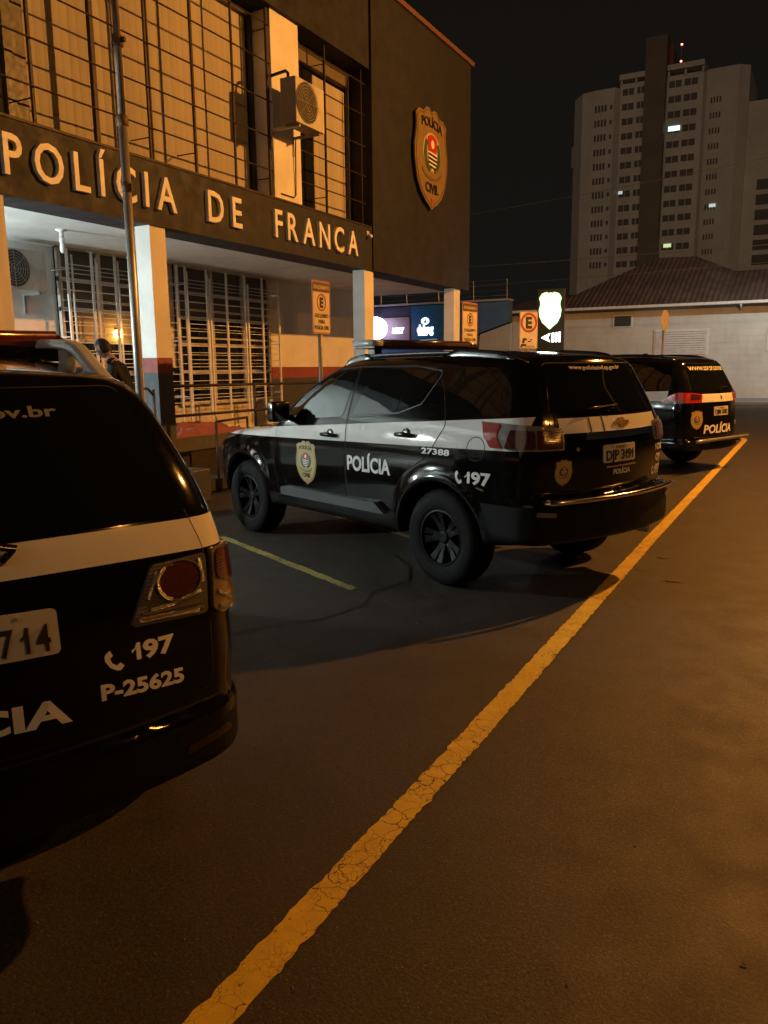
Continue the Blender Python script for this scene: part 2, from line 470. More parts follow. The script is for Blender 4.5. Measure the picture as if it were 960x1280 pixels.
        for u in (0, S['wb']):
            for sg in (1, -1):
                loc = (u, sg*(S['w'][1][3]-.03-w), Rw)
                rot = (0, .4*u + .3*sg, 0 if sg > 0 else math.pi)
                if first is None:
                    first = tm.done('wheel', RUBBER, s.root, True, loc=loc, rot=rot); frim = rim.done('rim', RIM, first, False, bevel=.003)
                else:
                    o = first.copy(); COL.objects.link(o); o.location = loc; o.rotation_euler = rot
                    q = frim.copy(); COL.objects.link(q); q.parent = o
    def pane(s, name, poly, mp, parent=None, r=.03, off=.006, m=None):
        return sheet(name, round_poly(poly, r), mp, off, m or TINT, parent or s.root, .07)
    def door(s, poly, sg):
        mp = s.side(sg); P = round_poly(poly, .03)
        ribbon('door_seam', P, .014, mp, .0012, SEAM, s.root, True, .003)
        return sheet('door', P, mp, .0035, s.paint, s.root, .05, .006)
    def handle(s, parent, u, z, sg):
        P, N = s.side(sg)(np.array([(u, z)])); y = abs(P[0, 1])
        m = MB()
        m.tube([(u+.10, sg*(y+.004), z), (u+.085, sg*(y+.035), z+.004), (u, sg*(y+.048), z+.008), (u-.085, sg*(y+.035), z+.004), (u-.10, sg*(y+.004), z)], [.016, .018, .020, .018, .016], 10)
        m.lathe([(.0, sg*.004), (.05, sg*.005), (.055, 0), (.055, -sg*.02)], 20, 'Y', (u, sg*y, z))
        return m.done('handle', GLOSS, parent, True)
    def rail(s, u0, u1, v, h, mtl, r=.022):
        m = MB()
        for sg in (1, -1):
            us = np.linspace(u0, u1, 16); P, N = s.top()(np.stack([us, np.full(16, sg*v)], 1))
            e = np.clip(np.minimum(np.arange(16), 15-np.arange(16))/2.2, 0, 1)
            pts = [(p[0], p[1], p[2] - .012 + (h)*(.5-.5*math.cos(math.pi*k))) for p, k in zip(P, e)]
            MB.tube(m, pts, r, 10)
            for i in (0, 1): pass
        return m
    def mirror(s, u, z, sg):
        P, N = s.side(sg)(np.array([(u, z)])); y = abs(P[0, 1])
        m = MB().box(u-.06, u+.06, sg*(y+.08), sg*(y+.27), z-.09, z+.10).box(u-.02, u+.10, sg*(y-.10), sg*(y+.12), z-.08, z-.03)
        o = m.done('side_mirror', GLOSS, s.root, True, bevel=.035)
        return o
    def flat_rail(s, u0, u1, v, h):
        m = MB(); us = np.linspace(u0, u1, 22)
        for sg in (1, -1):
            o = len(m.v); Pt, Nt = s.top()(np.stack([us, np.full(22, sg*v)], 1))
            e = np.clip(np.minimum(np.arange(22)/2.5, (21-np.arange(22))/5.0), 0, 1); e = .5 - .5*np.cos(np.pi*e)
            for i in range(22):
                z = Pt[i, 2] - .030 + (h+.018)*e[i]; w = .034
                m.v += [(us[i], sg*v - w, z-.016), (us[i], sg*v + w, z-.016), (us[i], sg*v + w*.7, z+.020), (us[i], sg*v - w*.7, z+.020)]
            m.f += [tuple(o+k for k in (4*i+a, 4*i+(a+1) % 4, 4*i+4+(a+1) % 4, 4*i+4+a)) for i in range(21) for a in range(4)] + [tuple(o+k for k in (0, 1, 2, 3)), tuple(o+k for k in (87, 86, 85, 84))]
        return m
    def light_bar(s, u, z0, z1, half, colL, colR, legz, cap=.2, deep=.018):
        m = MB().prism(rrect(-.14, .14, z0, z1, (z1-z0)*.35), lambda x, y, t: (u+x, -half*(1-cap)+t, y), half*2*(1-cap))
        base = m.done('light_bar', colL, s.root, True)
        for sg, c in ((1, colL), (-1, colR)):
            e = MB().prism(rrect(-.13, .13, z0+.004, z1-.006, (z1-z0)*.35), lambda x, y, t: (u+x*(1-.25*t/(half*cap)), sg*(half*(1-cap)+t), y-(.3*(z1-z0))*t/(half*cap)*(1 if y > (z0+z1)/2 else 0)), half*cap)
            e.done('end_cap', c, base, True)
        f = MB().box(u-.135, u+.135, -half*.975, half*.975, z0-deep, z0+.012)
        f.done('bar_base', GLOSS, base, False, bevel=.006)
        for sg in (1, -1):
            MB().box(u-.05, u+.05, sg*half*.8-.04, sg*half*.8+.04, legz, z0).done('bracket', GLOSS, base, bevel=.008)
        return base
def emblem(parent, mp, w, off, name='emblem', dim=1.0, lettering=True):
    """shield of the force; mp maps unit coordinates (x to the viewer's right) onto the surface"""
    half = [(0, .84), (.07, .90), (.15, .90), (.24, .80), (.36, .80), (.46, .70), (.44, .55), (.45, .40), (.5, .12), (.49, -.15), (.43, -.45), (.32, -.68), (.18, -.83), (.07, -.90)]
    ky = .66
    shp = half + [(0, -.97)] + [(-x, y) for x, y in reversed(half[1:])]
    S = lambda P: [(x*w, y*ky*w) for x, y in P]
    base = sheet(name, S(shp), mp, off, GOLD if w < 1 else mat('aged_gold', (.205, .145, .06), .5, dirt=.3), parent, w*.12, .03 if w > 1 else .003)
    e = max(.0015, w*.006)
    def put(nm, items, k, m):
        v, f = merge_sheets(items); lay(nm, v, f, mp, off+e*k, m, base, e*.9, False)
    ol = ribbon_mesh(S([(x*.93, y*.95) for x, y in shp]), .012*w, True, .05*w)
    put('border', [ol], 1, BRONZE)
    put('ring', [cdt(S(ellipse(0, .10, .27, .36)), .2)], 1, SILVERY)
    wreath = []
    for sg in (-1, 1):
        a = [(sg*(.25*math.cos(t)), .08+.36*math.sin(t)) for t in np.linspace(-1.3, .7, 12)]
        b = [(sg*(.17*math.cos(t)), .08+.29*math.sin(t)) for t in np.linspace(.7, -1.3, 12)]
        wreath.append(cdt(S(a+b), .2))
    put('wreath', wreath, 2, LEAFG)
    put('red_field', [cdt(S([(-.13, .10), (.13, .10), (.14, .36), (.05, .42), (-.05, .42), (-.14, .36)]), .2)], 2, REDP)
    put('white_field', [cdt(S([(-.13, .10), (-.12, -.12), (0, -.24), (.12, -.12), (.13, .10)]), .2), cdt(S(ellipse(0, .25, .05, .08, 10)), .2)], 2.5, WHITEP)
    st = []
    for k in range(4):
        y = .07 - k*.075; hw = .13 if y > -.1 else .13 - (-.1-y)*.9
        st.append(cdt(S([(-hw, y), (hw, y-.02), (hw, y-.055), (-hw, y-.035)]), .2))
    put('stripes', st, 3.5, BLACKP)
    put('ribbon', [ribbon_mesh(S([(-.30, -.25), (-.18, -.36), (0, -.40), (.18, -.36), (.30, -.25)]), .035*w, False, .1*w)], 1, BRONZE)
    if lettering:
        v1 = text_mesh('POLÍCIA', .105*w, 0, .565*ky*w, width=.62*w, bold=.02, arc=.35/w)
        v2 = text_mesh('CIVIL', .115*w, 0, -.66*ky*w, width=.40*w, bold=.02, arc=-.35/w)
        put('lettering', [v1, v2], 1.5, BLACKP)
    put('star', [cdt(S(ellipse(0, -.79, .035, .05, 8)), .2)], 1.5, REDP)
    return base
PHONE = [(-.42,.50),(-.22,.62),(-.10,.30),(-.26,.16),(-.18,-.12),(.06,-.34),(.26,-.22),(.44,-.46),(.24,-.66),(.02,-.62),(-.30,-.34),(-.50,.06),(-.52,.34)]
# ---------------------------------------------------------------- shared materials
UNDER = mat('underbody', (.004, .004, .004), .85, spec=.1)
BPLAST = mat('bumper_plastic', (.005, .005, .005), .5, spec=.15)
RUBBER = mat('tyre_rubber', (.007, .007, .007), .75, scale=20, bump=.15, bscale=90, spec=.12)
RIM = mat('dark_rim', (.005, .005, .0055), .5, 0, spec=.14)
GLOSS = mat('gloss_black', (.008, .008, .009), .18)
TINT = mat('tinted_glass', (.004, .005, .005), .03, ior=1.52, var=.05)
SEAM = mat('seam_black', (.002, .002, .002), .8)
CHROME = mat('chrome', (.62, .62, .62), .12, 1)
STEEL = mat('dull_steel', (.35, .36, .37), .42, .8, dirt=.3)
PLATEM = mat('plate_grey', (.52, .51, .47), .38, dirt=.35)
WHITEP = mat('white_vinyl', (.72, .72, .70), .4)
BLACKP = mat('black_vinyl', (.012, .012, .012), .5)
REDP = mat('red_vinyl', (.38, .03, .02), .45)
LEAFG = mat('green_vinyl', (.04, .10, .04), .5)
GOLD = mat('gold_vinyl', (.42, .32, .13), .42, dirt=.25)
BRONZE = mat('bronze_vinyl', (.13, .09, .035), .5)
SILVERY = mat('silver_vinyl', (.45, .40, .30), .4)
RAILSILVER = mat('rail_silver', (.60, .64, .68), .4)
PLASTIC = mat('grey_plastic', (.075, .077, .08), .45)
TRIM = mat('window_rubber', (.03, .031, .032), .4)
def lens_mat(name, col, scale, coat=1, rough=.12):
    if name in MATS: return MATS[name]
    m = mat(name, col, rough, coat=coat); T = NT(m); b = T.n['Principled BSDF']
    w = T.n.new('ShaderNodeTexWave'); w.bands_direction = 'Z'; w.inputs['Scale'].default_value = scale; w.inputs['Distortion'].default_value = .6
    T.put(w.inputs['Vector'], T.coord())
    T.put(b.inputs['Normal'], T.bump(w.outputs['Fac'], .26, .004))
    return m
RED_LENS = lens_mat('red_lens', (.26, .018, .015), 26)
RED_DARK = lens_mat('dark_red_lens', (.065, .015, .014), 30)
CLEAR_LENS = lens_mat('clear_lens', (.13, .125, .115), 34)
SMOKE_LENS = lens_mat('smoked_clear_lens', (.10, .092, .083), 30)
AMBER_LENS = lens_mat('amber_lens', (.15, .11, .05), 24)
BARRED = mat('red_lightbar', (.085, .006, .009), .2, coat=.5)
BARGREY = mat('smoked_lightbar', (.07, .035, .022), .2, coat=1)
BARCLEAR = mat('clear_lightbar', (.40, .41, .42), .15, coat=1)

def livery(name, side_lo, side_hi, ufront, urear, rear_band, dusty=.0):
    """black car paint with a white stripe painted round the body; bands are functions of the node tree"""
    m = bpy.data.materials.new(name); m.use_nodes = True; T = NT(m); b = T.n['Principled BSDF']
    co = T.coord(); s = T.n.new('ShaderNodeSeparateXYZ'); T.put(s.inputs[0], co)
    u, v, z = s.outputs
    lin = lambda a, k: T.math('MULTIPLY_ADD', u, k, a)
    A = T.math('GREATER_THAN', z, lin(*side_lo)); B = T.math('LESS_THAN', z, lin(*side_hi))
    Cc = T.math('GREATER_THAN', u, urear); D = T.math('LESS_THAN', u, ufront)
    mask = T.math('MULTIPLY', T.math('MULTIPLY', A, B), T.math('MULTIPLY', Cc, D))
    z0, z1, k0, k1, v0, v1 = rear_band
    v2 = T.math('MULTIPLY', v, v)
    A = T.math('GREATER_THAN', z, T.math('MULTIPLY_ADD', v2, k0, z0)); B = T.math('LESS_THAN', z, T.math('MULTIPLY_ADD', v2, k1, z1))
    Cc = T.math('LESS_THAN', u, urear); D = T.math('MULTIPLY', T.math('GREATER_THAN', v, v0), T.math('LESS_THAN', v, v1))
    m2 = T.math('MULTIPLY', T.math('MULTIPLY', A, B), T.math('MULTIPLY', Cc, D))
    mask = T.math('MAXIMUM', mask, m2)
    n = T.noise(co, 3, 5)
    black = T.mix(T.remap(n, .35, .7), (.003, .003, .0035, 1), (.006, .0055, .005, 1))
    white = T.mix(T.remap(n, .3, .7), (.66, .66, .64, 1), (.74, .74, .72, 1))
    T.put(b.inputs['Base Color'], T.mix(mask, black, white))
    T.put(b.inputs['Roughness'], T.remap(T.noise(co, 5, 6, .7), .35, .75, .06, .14 + dusty))
    b.inputs['IOR'].default_value = 1.33; b.inputs['Coat Weight'].default_value = .12; b.inputs['Coat Roughness'].default_value = .04
    T.put(b.inputs['Normal'], T.bump(T.noise(co, 90, 3), .02, .002))
    return m

def plate(car, mp, txt, v0, z0, w=.40, h=.13, top='', slope=0, align='C', tw=None):
    P = [(v0 + x, z0 + y + slope*x) for x, y in rrect(-w/2, w/2, -h/2, h/2, .015)]
    pl = sheet('number_plate', P, mp, .012, PLATEM, car.root, .08, .012)
    text('plate_number', txt, mp, .016, BLACKP, pl, h=.070, x=v0 + (0 if align == 'C' else -w*.44), y=z0-.048 + (0 if align == 'C' else -slope*w*.44), width=(tw or w*.86), align=align, bold=.02, flip=True, slope=-slope, thick=.003)
    if top: text('plate_town', top, mp, .016, BLACKP, pl, h=.018, x=v0, y=z0+.035, flip=True, slope=-slope)
    v = merge_sheets([cdt(ellipse(v0+sx, z0+h*.38+slope*sx, .006, .006, 8), .1) for sx in (-.10, .10)])
    lay('bolt', v[0], v[1], mp, .018, STEEL, pl, .004)
    return pl
def wiper(car, pts, parent, mp, lift=.03):
    P, N = mp(np.array(pts)); Q = P + N*lift
    MB().tube([tuple(P[0]+N[0]*.004)] + [tuple(q) for q in Q], [.016] + [.011]*(len(Q)-1) + [.006], 8).done('wiper', GLOSS, parent, True)
def front_end(car, zh, zg):
    f = car.front(); S = car.S
    for sg in (1, -1):
        sheet('headlight', round_poly([(sg*.40, zh-.05), (sg*.74, zh-.02), (sg*.80, zh+.10), (sg*.46, zh+.04)], .03), f, .006, CLEAR_LENS, car.root, .06)
    g = sheet('grille', round_poly([(-.34, zh-.22), (.34, zh-.22), (.38, zh+.02), (-.38, zh+.02)], .04), f, .006, GLOSS, car.root, .06)
    sheet('number_plate', rrect(-.2, .2, zg-.065, zg+.065, .012), f, .012, PLATEM, car.root, .1, .012)
    sheet('windscreen', round_poly(car.ws, .08), car.top(), .004, TINT, car.root, .08)

# ---------------------------------------------------------------- the three police cars
def place(name, label, x, y, heading):
    return thing(name, label, 'police car', (x, y, 0), R(90 + heading), 'black and white police cars parked at an angle')

def mid_car():
    root = place('police_car', 'middle police car with a gold badge and POLÍCIA on its doors', -2.141, 6.333, 68.66)
    paint = livery('middle_car_paint', (1.088, -.022), (1.285, -.066), 3.3, -.78, (1.214, 1.320, 0, 0, -.66, .585))
    car = Car(MID_S, root, paint); car.paint = paint; car.wheels('five'); car.ws = [(2.30, -.62), (2.38, 0), (2.30, .62), (1.52, .56), (1.50, 0), (1.52, -.56)]
    rear = car.rear()
    for sg in (1, -1):
        S = car.side(sg)
        d1 = car.door([(2.24, .52), (2.27, .80), (2.20, 1.16), (1.46, 1.655), (1.165, 1.685), (1.14, 1.10), (1.15, .52)], sg)
        d2 = car.door([(1.13, .52), (1.115, 1.10), (1.135, 1.685), (.20, 1.68), (.06, 1.52), (-.05, 1.25), (.10, 1.02), (.38, .86), (.50, .70), (.53, .52)], sg)
        w1 = car.pane('window', [(2.12, 1.205), (1.84, 1.465), (1.45, 1.64), (1.17, 1.668), (1.215, 1.270)], S, d1)
        w2 = car.pane('window', [(1.085, 1.285), (.965, 1.668), (.47, 1.672), (.545, 1.325)], S, d2)
        w3 = car.pane('quarter_window', [(.515, 1.345), (.445, 1.670), (.16, 1.640), (.165, 1.61), (.285, 1.42)], S, d2, .02)
        for pts, par in (([(2.22, 1.19), (1.84, 1.495), (1.46, 1.672), (1.14, 1.690)], d1), ([(1.13, 1.692), (.45, 1.694), (.13, 1.655), (.12, 1.62), (.26, 1.40), (.50, 1.325), (1.10, 1.262)], d2)):
            ribbon('window_trim', round_poly(pts, .03)[4:-4] if len(pts) < 3 else pts, .009, S, .007, TRIM, par, False, .006)
        car.handle(d1, 1.355, 1.105, sg); car.handle(d2, .361, 1.158, sg)
        car.pane('side_glass', [(-.02, 1.36), (.02, 1.62), (-.10, 1.68), (-.42, 1.675), (-.58, 1.55), (-.64, 1.37), (-.56, 1.335)], S, root, .05, .0015)
        rb = sheet('side_step', round_poly([(2.14, .50), (2.13, .575), (.72, .585), (.60, .50)], .02), S, .05, PLASTIC, root, .08, .06)
        car.mirror(1.98, 1.29, sg)
        # lettering along the side: x to the viewer's right runs to the rear on the left side, to the front on the right
        fl = sg > 0
        text('lettering', 'POLÍCIA', S, .007, WHITEP, d2, h=.118, x=(1.10 if fl else .53), y=.827, align='L', width=.565, bold=.03, flip=fl)
        nb = text('fleet_number', '27388', S, .004, WHITEP, root, h=.042, x=(.17 if fl else -.14), y=1.032, align='L', width=.30, bold=.02, flip=fl)
        v, f = text_mesh('197', .085, (-.29 if fl else -.545), .845, 'L', .245, .035, flip=fl)
        px = -.235 if fl else -.60
        ph = [(px + (-x if fl else x)*.075, .885 + y*.075) for x, y in PHONE]
        v, f = merge_sheets([(v, f), cdt(ph, .1)]); lay('emergency_number', v, f, S, .004, WHITEP, root, .003, False)
        c0 = np.array([1.72, .835])
        emblem(d1, lambda p, S=S, fl=fl, c0=c0: S(c0 + p*np.array([-1 if fl else 1, 1])), .325, .007)
        ribbon('fuel_flap_seam', ellipse(-.383, 1.10, .085, .085), .006, S, .0012, SEAM, root, True, .002)
        # tail lamp wrapping from the flank to the tailgate
        W = car.wrap(sg); q = car.wr
        out = [(0, 1.295), q(-.60, .86, 1.288), q(-.80, .70, 1.268), q(-.868, .571, 1.250), q(-.896, .573, 1.101), q(-.80, .80, 1.102), q(-.692, .903, 1.107), q(-.60, .905, 1.130), q(-.531, .905, 1.173)]
        lamp = sheet('tail_light', round_poly(out, .03), W, .014, lens_mat('bright_clear_lens', (.19, .18, .175), 34), root, .04, .02)
        a0, a1 = q(-.868, .571, 1.25)[0], q(-.80, .80, 1.1)[0]
        sheet('red_lens', round_poly([(.045, 1.286), (.37, 1.280), (.31, 1.20), (.41, 1.118), (.24, 1.116), (.11, 1.19)], .02), W, .022, RED_LENS, lamp, .03, .007)
        sheet('red_lens', round_poly([(.50, 1.245), (.765, 1.236), (.775, 1.118), (.44, 1.120)], .02), W, .022, RED_DARK, lamp, .03, .007)
        sheet('red_lens', round_poly([(.785, 1.242), (a0-.035, 1.232), (a0-.03, 1.115), (.795, 1.116)], .02), W, .022, RED_DARK, lamp, .03, .007)
        sheet('reflector', round_poly([(sg*.70, .645), (sg*.70, .675), (sg*.83, .690), (sg*.84, .655)], .01), rear, .008, CLEAR_LENS, car.bumper, .05)
        sheet('side_glint', [(-.40, .815), (-.47, .800), (-.475, .812), (-.405, .828)], S, .008, AMBER_LENS, root, .05)  # amber sliver added to stand in for a glint on the flank
        text('lettering', 'P-27388', rear, .004, WHITEP, root, h=.045, x=sg*.70 if sg < 0 else .80, y=1.02, width=.16, bold=.03, flip=True) if sg < 0 else None
    text('lettering', 'CPJ', rear, .004, WHITEP, root, h=.05, x=-.69, y=.935, width=.11, bold=.03, flip=True)
    v, f = text_mesh('197', .07, -.70, .825, 'C', .13, .03, flip=True)
    v, f = merge_sheets([(v, f), cdt([(-.60 - x*.05, .86 + y*.06) for x, y in PHONE], .1)]); lay('emergency_number', v, f, rear, .004, WHITEP, root, .003, False)
    # tailgate
    tg = round_poly([(-.66, .80), (.66, .80), (.66, 1.10), (.60, 1.34), (.55, 1.70), (-.55, 1.70), (-.60, 1.34), (-.66, 1.10)], .05)
    ribbon('tailgate_seam', tg, .012, rear, .0012, SEAM, root, True, .003)
    gate = sheet('tailgate', tg, rear, .003, paint, root, .05, .006)
    glass = car.pane('rear_window', [(-.60, 1.345), (.60, 1.345), (.555, 1.69), (-.555, 1.69)], rear, gate, .06, .007)
    text('web_address', 'www.policiacivil.sp.gov.br', rear, .009, WHITEP, glass, h=.028, x=.0, y=1.652, width=.63, flip=True, arc=-.06, bold=.01)
    wiper(car, [(.02, 1.36), (-.05, 1.385), (.24, 1.375), (.36, 1.36)], glass, rear, .02)
    bar = sheet('chrome_garnish', round_poly([(-.45, 1.165), (.39, 1.160), (.36, 1.205), (-.44, 1.212)], .012), rear, .022, CHROME, gate, .06, .02)
    plate(car, rear, 'DJP 3191', 0, 1.05, .40, .13, 'SP FRANCA')
    ribbon('chrome_strip', [(.16, .953), (-.22, .956)], .012, rear, .010, CHROME, gate, False, .01)
    text('lettering', 'POLÍCIA', rear, .006, WHITEP, gate, h=.036, x=-.045, y=.893, width=.22, bold=.03, flip=True)
    v, f = merge_sheets([cdt([(x*.10, y*.034+1.266) for x, y in [(-1,-.3),(-.9,.35),(-.4,.35),(-.35,1),(.35,1),(.4,.35),(.9,.35),(1,-.3),(.4,-.3),(.35,-1),(-.35,-1),(-.4,-.3)]], .1)])
    lay('maker_mark', v + np.array([-.06, 0]), f, rear, .014, mat('gilt_metal', (.55, .38, .12), .3, .8), gate, .012, False)
    for x in (.30, .16):
        ribbon('stripe_gap', [(x, 1.208), (x, 1.325)], .012, rear, .006, BLACKP, gate, False, .003)
    emblem(gate, lambda p: rear(np.array([.575, .945]) + p*np.array([-1, 1])), .15, .006, lettering=False)
    sheet('lock', ellipse(.45, 1.10, .015, .015, 12), rear, .008, STEEL, gate, .1)
    vs = np.linspace(.80, -.80, 25); P, N = rear(np.stack([vs, np.full(25, .69)], 1))
    MB().tube([(p[0]-.035, p[1]*1.03, .752) for p in P], [.006]+[.019]*23+[.006], 10).done('bumper_trim', CHROME, car.bumper, True)
    MB().tube([(-.93, -.50, .40), (-.60, -.50, .40)], .03, 12).done('exhaust', STEEL, root, True)
    car.rail(1.45, -.60, .62, .028, None, .014).done('roof_rail', TRIM, root, True)
    for sg in (1, -1):
        for ua, ub in ((1.50, 1.12), (.22, -.50)):
            us = np.linspace(ua, ub, 9); Pt, Nt = car.top()(np.stack([us, np.full(9, sg*.62)], 1)); e = [0, .75, 1, 1, 1, 1, 1, .75, 0]
            m = MB()
            for i in range(9):
                z = Pt[i, 2]; m.v += [(us[i], sg*.62-.03, z-.02), (us[i], sg*.62+.03, z-.02), (us[i], sg*.62+.022, z+.045*e[i]), (us[i], sg*.62-.022, z+.045*e[i])]
            m.f = [(4*i+a, 4*i+(a+1) % 4, 4*i+4+(a+1) % 4, 4*i+4+a) for i in range(8) for a in range(4)] + [(0, 1, 2, 3), (35, 34, 33, 32)]
            m.done('rail_foot', GLOSS, root, True, bevel=.006)
    lb = car.light_bar(1.20, 1.865, 1.925, .67, BARGREY, BARGREY, 1.78)
    MB().prism(rrect(-.145, .145, 1.867, 1.923, .02), lambda x, y, t: (1.2+x, .56+t, y), .115).done('clear_cap', BARCLEAR, lb, True)
    MB().tube([(-.62, .52, 1.76), (-.66, .50, 1.60)], [.004, .003], 6)
    MB().tube([(-.86, .66, 1.10), (-.80, .66, 1.55)], [.004, .002], 6).done('antenna', GLOSS, root, True)
    front_end(car, .92, .62)
    return car

def near_car():
    root = place('police_car', 'nearest police car seen from behind with P-25625 on its bumper', -2.77, 1.577, 66)
    paint = livery('near_car_paint', (1.10, 0), (1.20, -.02), 3.2, -.55, (1.132, 1.226, -.035, -.025, -2, 2))
    car = Car(NEAR_S, root, paint, .026); car.paint = paint; car.wheels('six'); car.ws = [(2.22, -.60), (2.30, 0), (2.22, .60), (1.46, .55), (1.44, 0), (1.46, -.55)]
    rear = car.rear()
    for sg in (1, -1):
        S = car.side(sg)
        d1 = car.door([(2.16, .52), (2.20, .80), (2.12, 1.10), (1.42, 1.585), (1.10, 1.61), (1.07, 1.05), (1.08, .52)], sg)
        d2 = car.door([(1.06, .52), (1.05, 1.05), (1.07, 1.61), (.22, 1.60), (.05, 1.42), (-.05, 1.15), (.10, .98), (.40, .84), (.52, .52)], sg)
        car.pane('window', [(2.04, 1.14), (1.78, 1.385), (1.40, 1.56), (1.12, 1.59), (1.14, 1.17)], S, d1)
        car.pane('window', [(1.02, 1.175), (1.01, 1.59), (.26, 1.575), (.12, 1.40), (.06, 1.22)], S, d2)
        car.handle(d1, 1.28, 1.02, sg); car.handle(d2, .30, 1.04, sg)
        car.pane('side_glass', [(-.06, 1.24), (.02, 1.56), (-.35, 1.58), (-.52, 1.42), (-.58, 1.25)], S, root, .05)
        sheet('side_step', round_poly([(2.08, .50), (2.08, .57), (.70, .57), (.60, .50)], .02), S, .05, PLASTIC, root, .08, .06)
        car.mirror(1.92, 1.22, sg)
        lamp = sheet('tail_light', round_poly([(sg*.552, 1.097), (sg*.462, .930), (sg*.738, .908), (sg*.752, 1.100)], .02), rear, .016, SMOKE_LENS, root, .035, .02)
        sheet('red_lens', ellipse(sg*.640, 1.035, .070, .052), rear, .024, RED_DARK, lamp, .03, .008)
        ribbon('lens_ring', ellipse(sg*.640, 1.035, .080, .060), .005, rear, .026, mat('lens_rim', (.13, .12, .11), .25), lamp, True, .008)
        for zz in (.945, .962):
            ribbon('reflector', [(sg*.50, zz), (sg*.72, zz-.012)], .007, rear, .022, CHROME, lamp, False, .006)
        arc = [(sg*(.640 - .079*math.cos(a)), 1.035 + .060*math.sin(a)) for a in np.linspace(-1.1, .9, 12)]
        ribbon('reflector', arc, .010, rear, .027, mat('lens_chrome', (.42, .40, .37), .22, .9, bump=.6, bscale=160), lamp, False, .008)
        for pts, ww in (([(sg*.722, 1.085), (sg*.728, 1.01)], .012), ([(sg*.715, .985), (sg*.60, .968), (sg*.53, .968)], .010), ([(sg*.565, 1.075), (sg*.525, 1.00)], .010), ([(sg*.49, .945), (sg*.60, .938), (sg*.70, .925)], .014)):
            ribbon('reflector', pts, ww, rear, .022, MATS['lens_chrome'], lamp, False, .006)
        W = car.wrap(sg); q = car.wr
        o2 = [q(-.809, .776, 1.106), q(-.715, .880, 1.102), q(-.60, .905, 1.08), q(-.62, .905, .985), q(-.70, .90, .905), q(-.831, .797, .889), q(-.848, .760, .915)]
        lamp2 = sheet('side_tail_light', round_poly(o2, .02), W, .018, AMBER_LENS, root, .03, .02)
        sheet('red_lens', round_poly([q(-.800, .785, 1.098), q(-.72, .876, 1.095), q(-.66, .90, 1.07), q(-.67, .90, 1.01), q(-.78, .82, .985), q(-.825, .778, 1.01)], .03), W, .024, RED_DARK, lamp2, .03, .006)
        for za, zb in ((.965, .930), (.915, .900)):
            ribbon('reflector', [q(-.835, .785, za), q(-.79, .825, zb), q(-.72, .885, za-.01)], .012, W, .024, MATS['lens_chrome'], lamp2, False, .006)
        sheet('reflector', round_poly([(sg*.62, .475), (sg*.62, .50), (sg*.80, .515), (sg*.81, .49)], .01), rear, .004, mat('dim_reflector', (.022, .008, .007), .3), car.bumper, .05)
    tg = round_poly([(-.745, .66), (.745, .66), (.76, 1.10), (.70, 1.26), (.60, 1.63), (-.60, 1.63), (-.70, 1.26), (-.76, 1.10)], .05)
    ribbon('tailgate_seam', tg, .010, rear, .0012, SEAM, root, True, .003)
    gate = sheet('tailgate', tg, rear, .003, paint, root, .04, .006)
    glass = car.pane('rear_window', [(-.72, 1.222), (0, 1.236), (.72, 1.222), (.605, 1.62), (-.605, 1.62)], rear, gate, .05, .007)
    text('web_address', 'www.policiacivil.sp.gov.br', rear, .009, mat('grey_vinyl', (.22, .22, .21), .5), glass, h=.030, x=.10, y=1.545, width=.95, flip=True, bold=.025, slope=.0)
    wiper(car, [(-.135, 1.185), (-.17, 1.205), (.10, 1.27), (.36, 1.29)], glass, rear, .03)
    plate(car, rear, '7 1 4', -.045, .985, .42, .125, slope=.05, align='R', tw=.13)
    gate_num = text_mesh('197', .050, -.462, .815+.016, 'L', .145, .035, flip=True, slope=-.06)
    v, f = merge_sheets([gate_num, cdt([(-.408 - x*.06, .848 + y*.05) for x, y in PHONE], .1)])
    lay('emergency_number', v, f, rear, .006, WHITEP, gate, .003, False)
    text('fleet_number', 'P-25625', rear, .006, WHITEP, gate, h=.043, x=-.356, y=.743, align='L', width=.275, bold=.035, flip=True, slope=-.10)
    text('lettering', 'POLÍCIA', rear, .006, WHITEP, gate, h=.066, x=-.268, y=.714, align='R', width=.62, bold=.035, flip=True, slope=-.08)
    ribbon('bumper_seam', [(.80, .62), (0, .635), (-.80, .62)], .008, rear, .002, SEAM, car.bumper, False, .003)
    car.flat_rail(1.35, -.50, .62, .085).done('roof_rail', RAILSILVER, root, False, bevel=.010)
    for sg in (1, -1):
        for u in (1.05, .55, .0):
            P, N = car.top()(np.array([(u, sg*.62)])); MB().box(u-.05, u+.05, sg*.62-.02, sg*.62+.02, P[0, 2]-.02, P[0, 2]+.07).done('rail_foot', RAILSILVER, root, bevel=.008)
    car.light_bar(.45, 1.772, 1.845, .72, BARRED, BARRED, 1.68, .06, .05)
    MB().tube([(-.36, .12, 1.68), (-.60, .12, 1.78)], [.006, .003], 6).done('antenna', GLOSS, root, True)
    front_end(car, .88, .58)
    return car

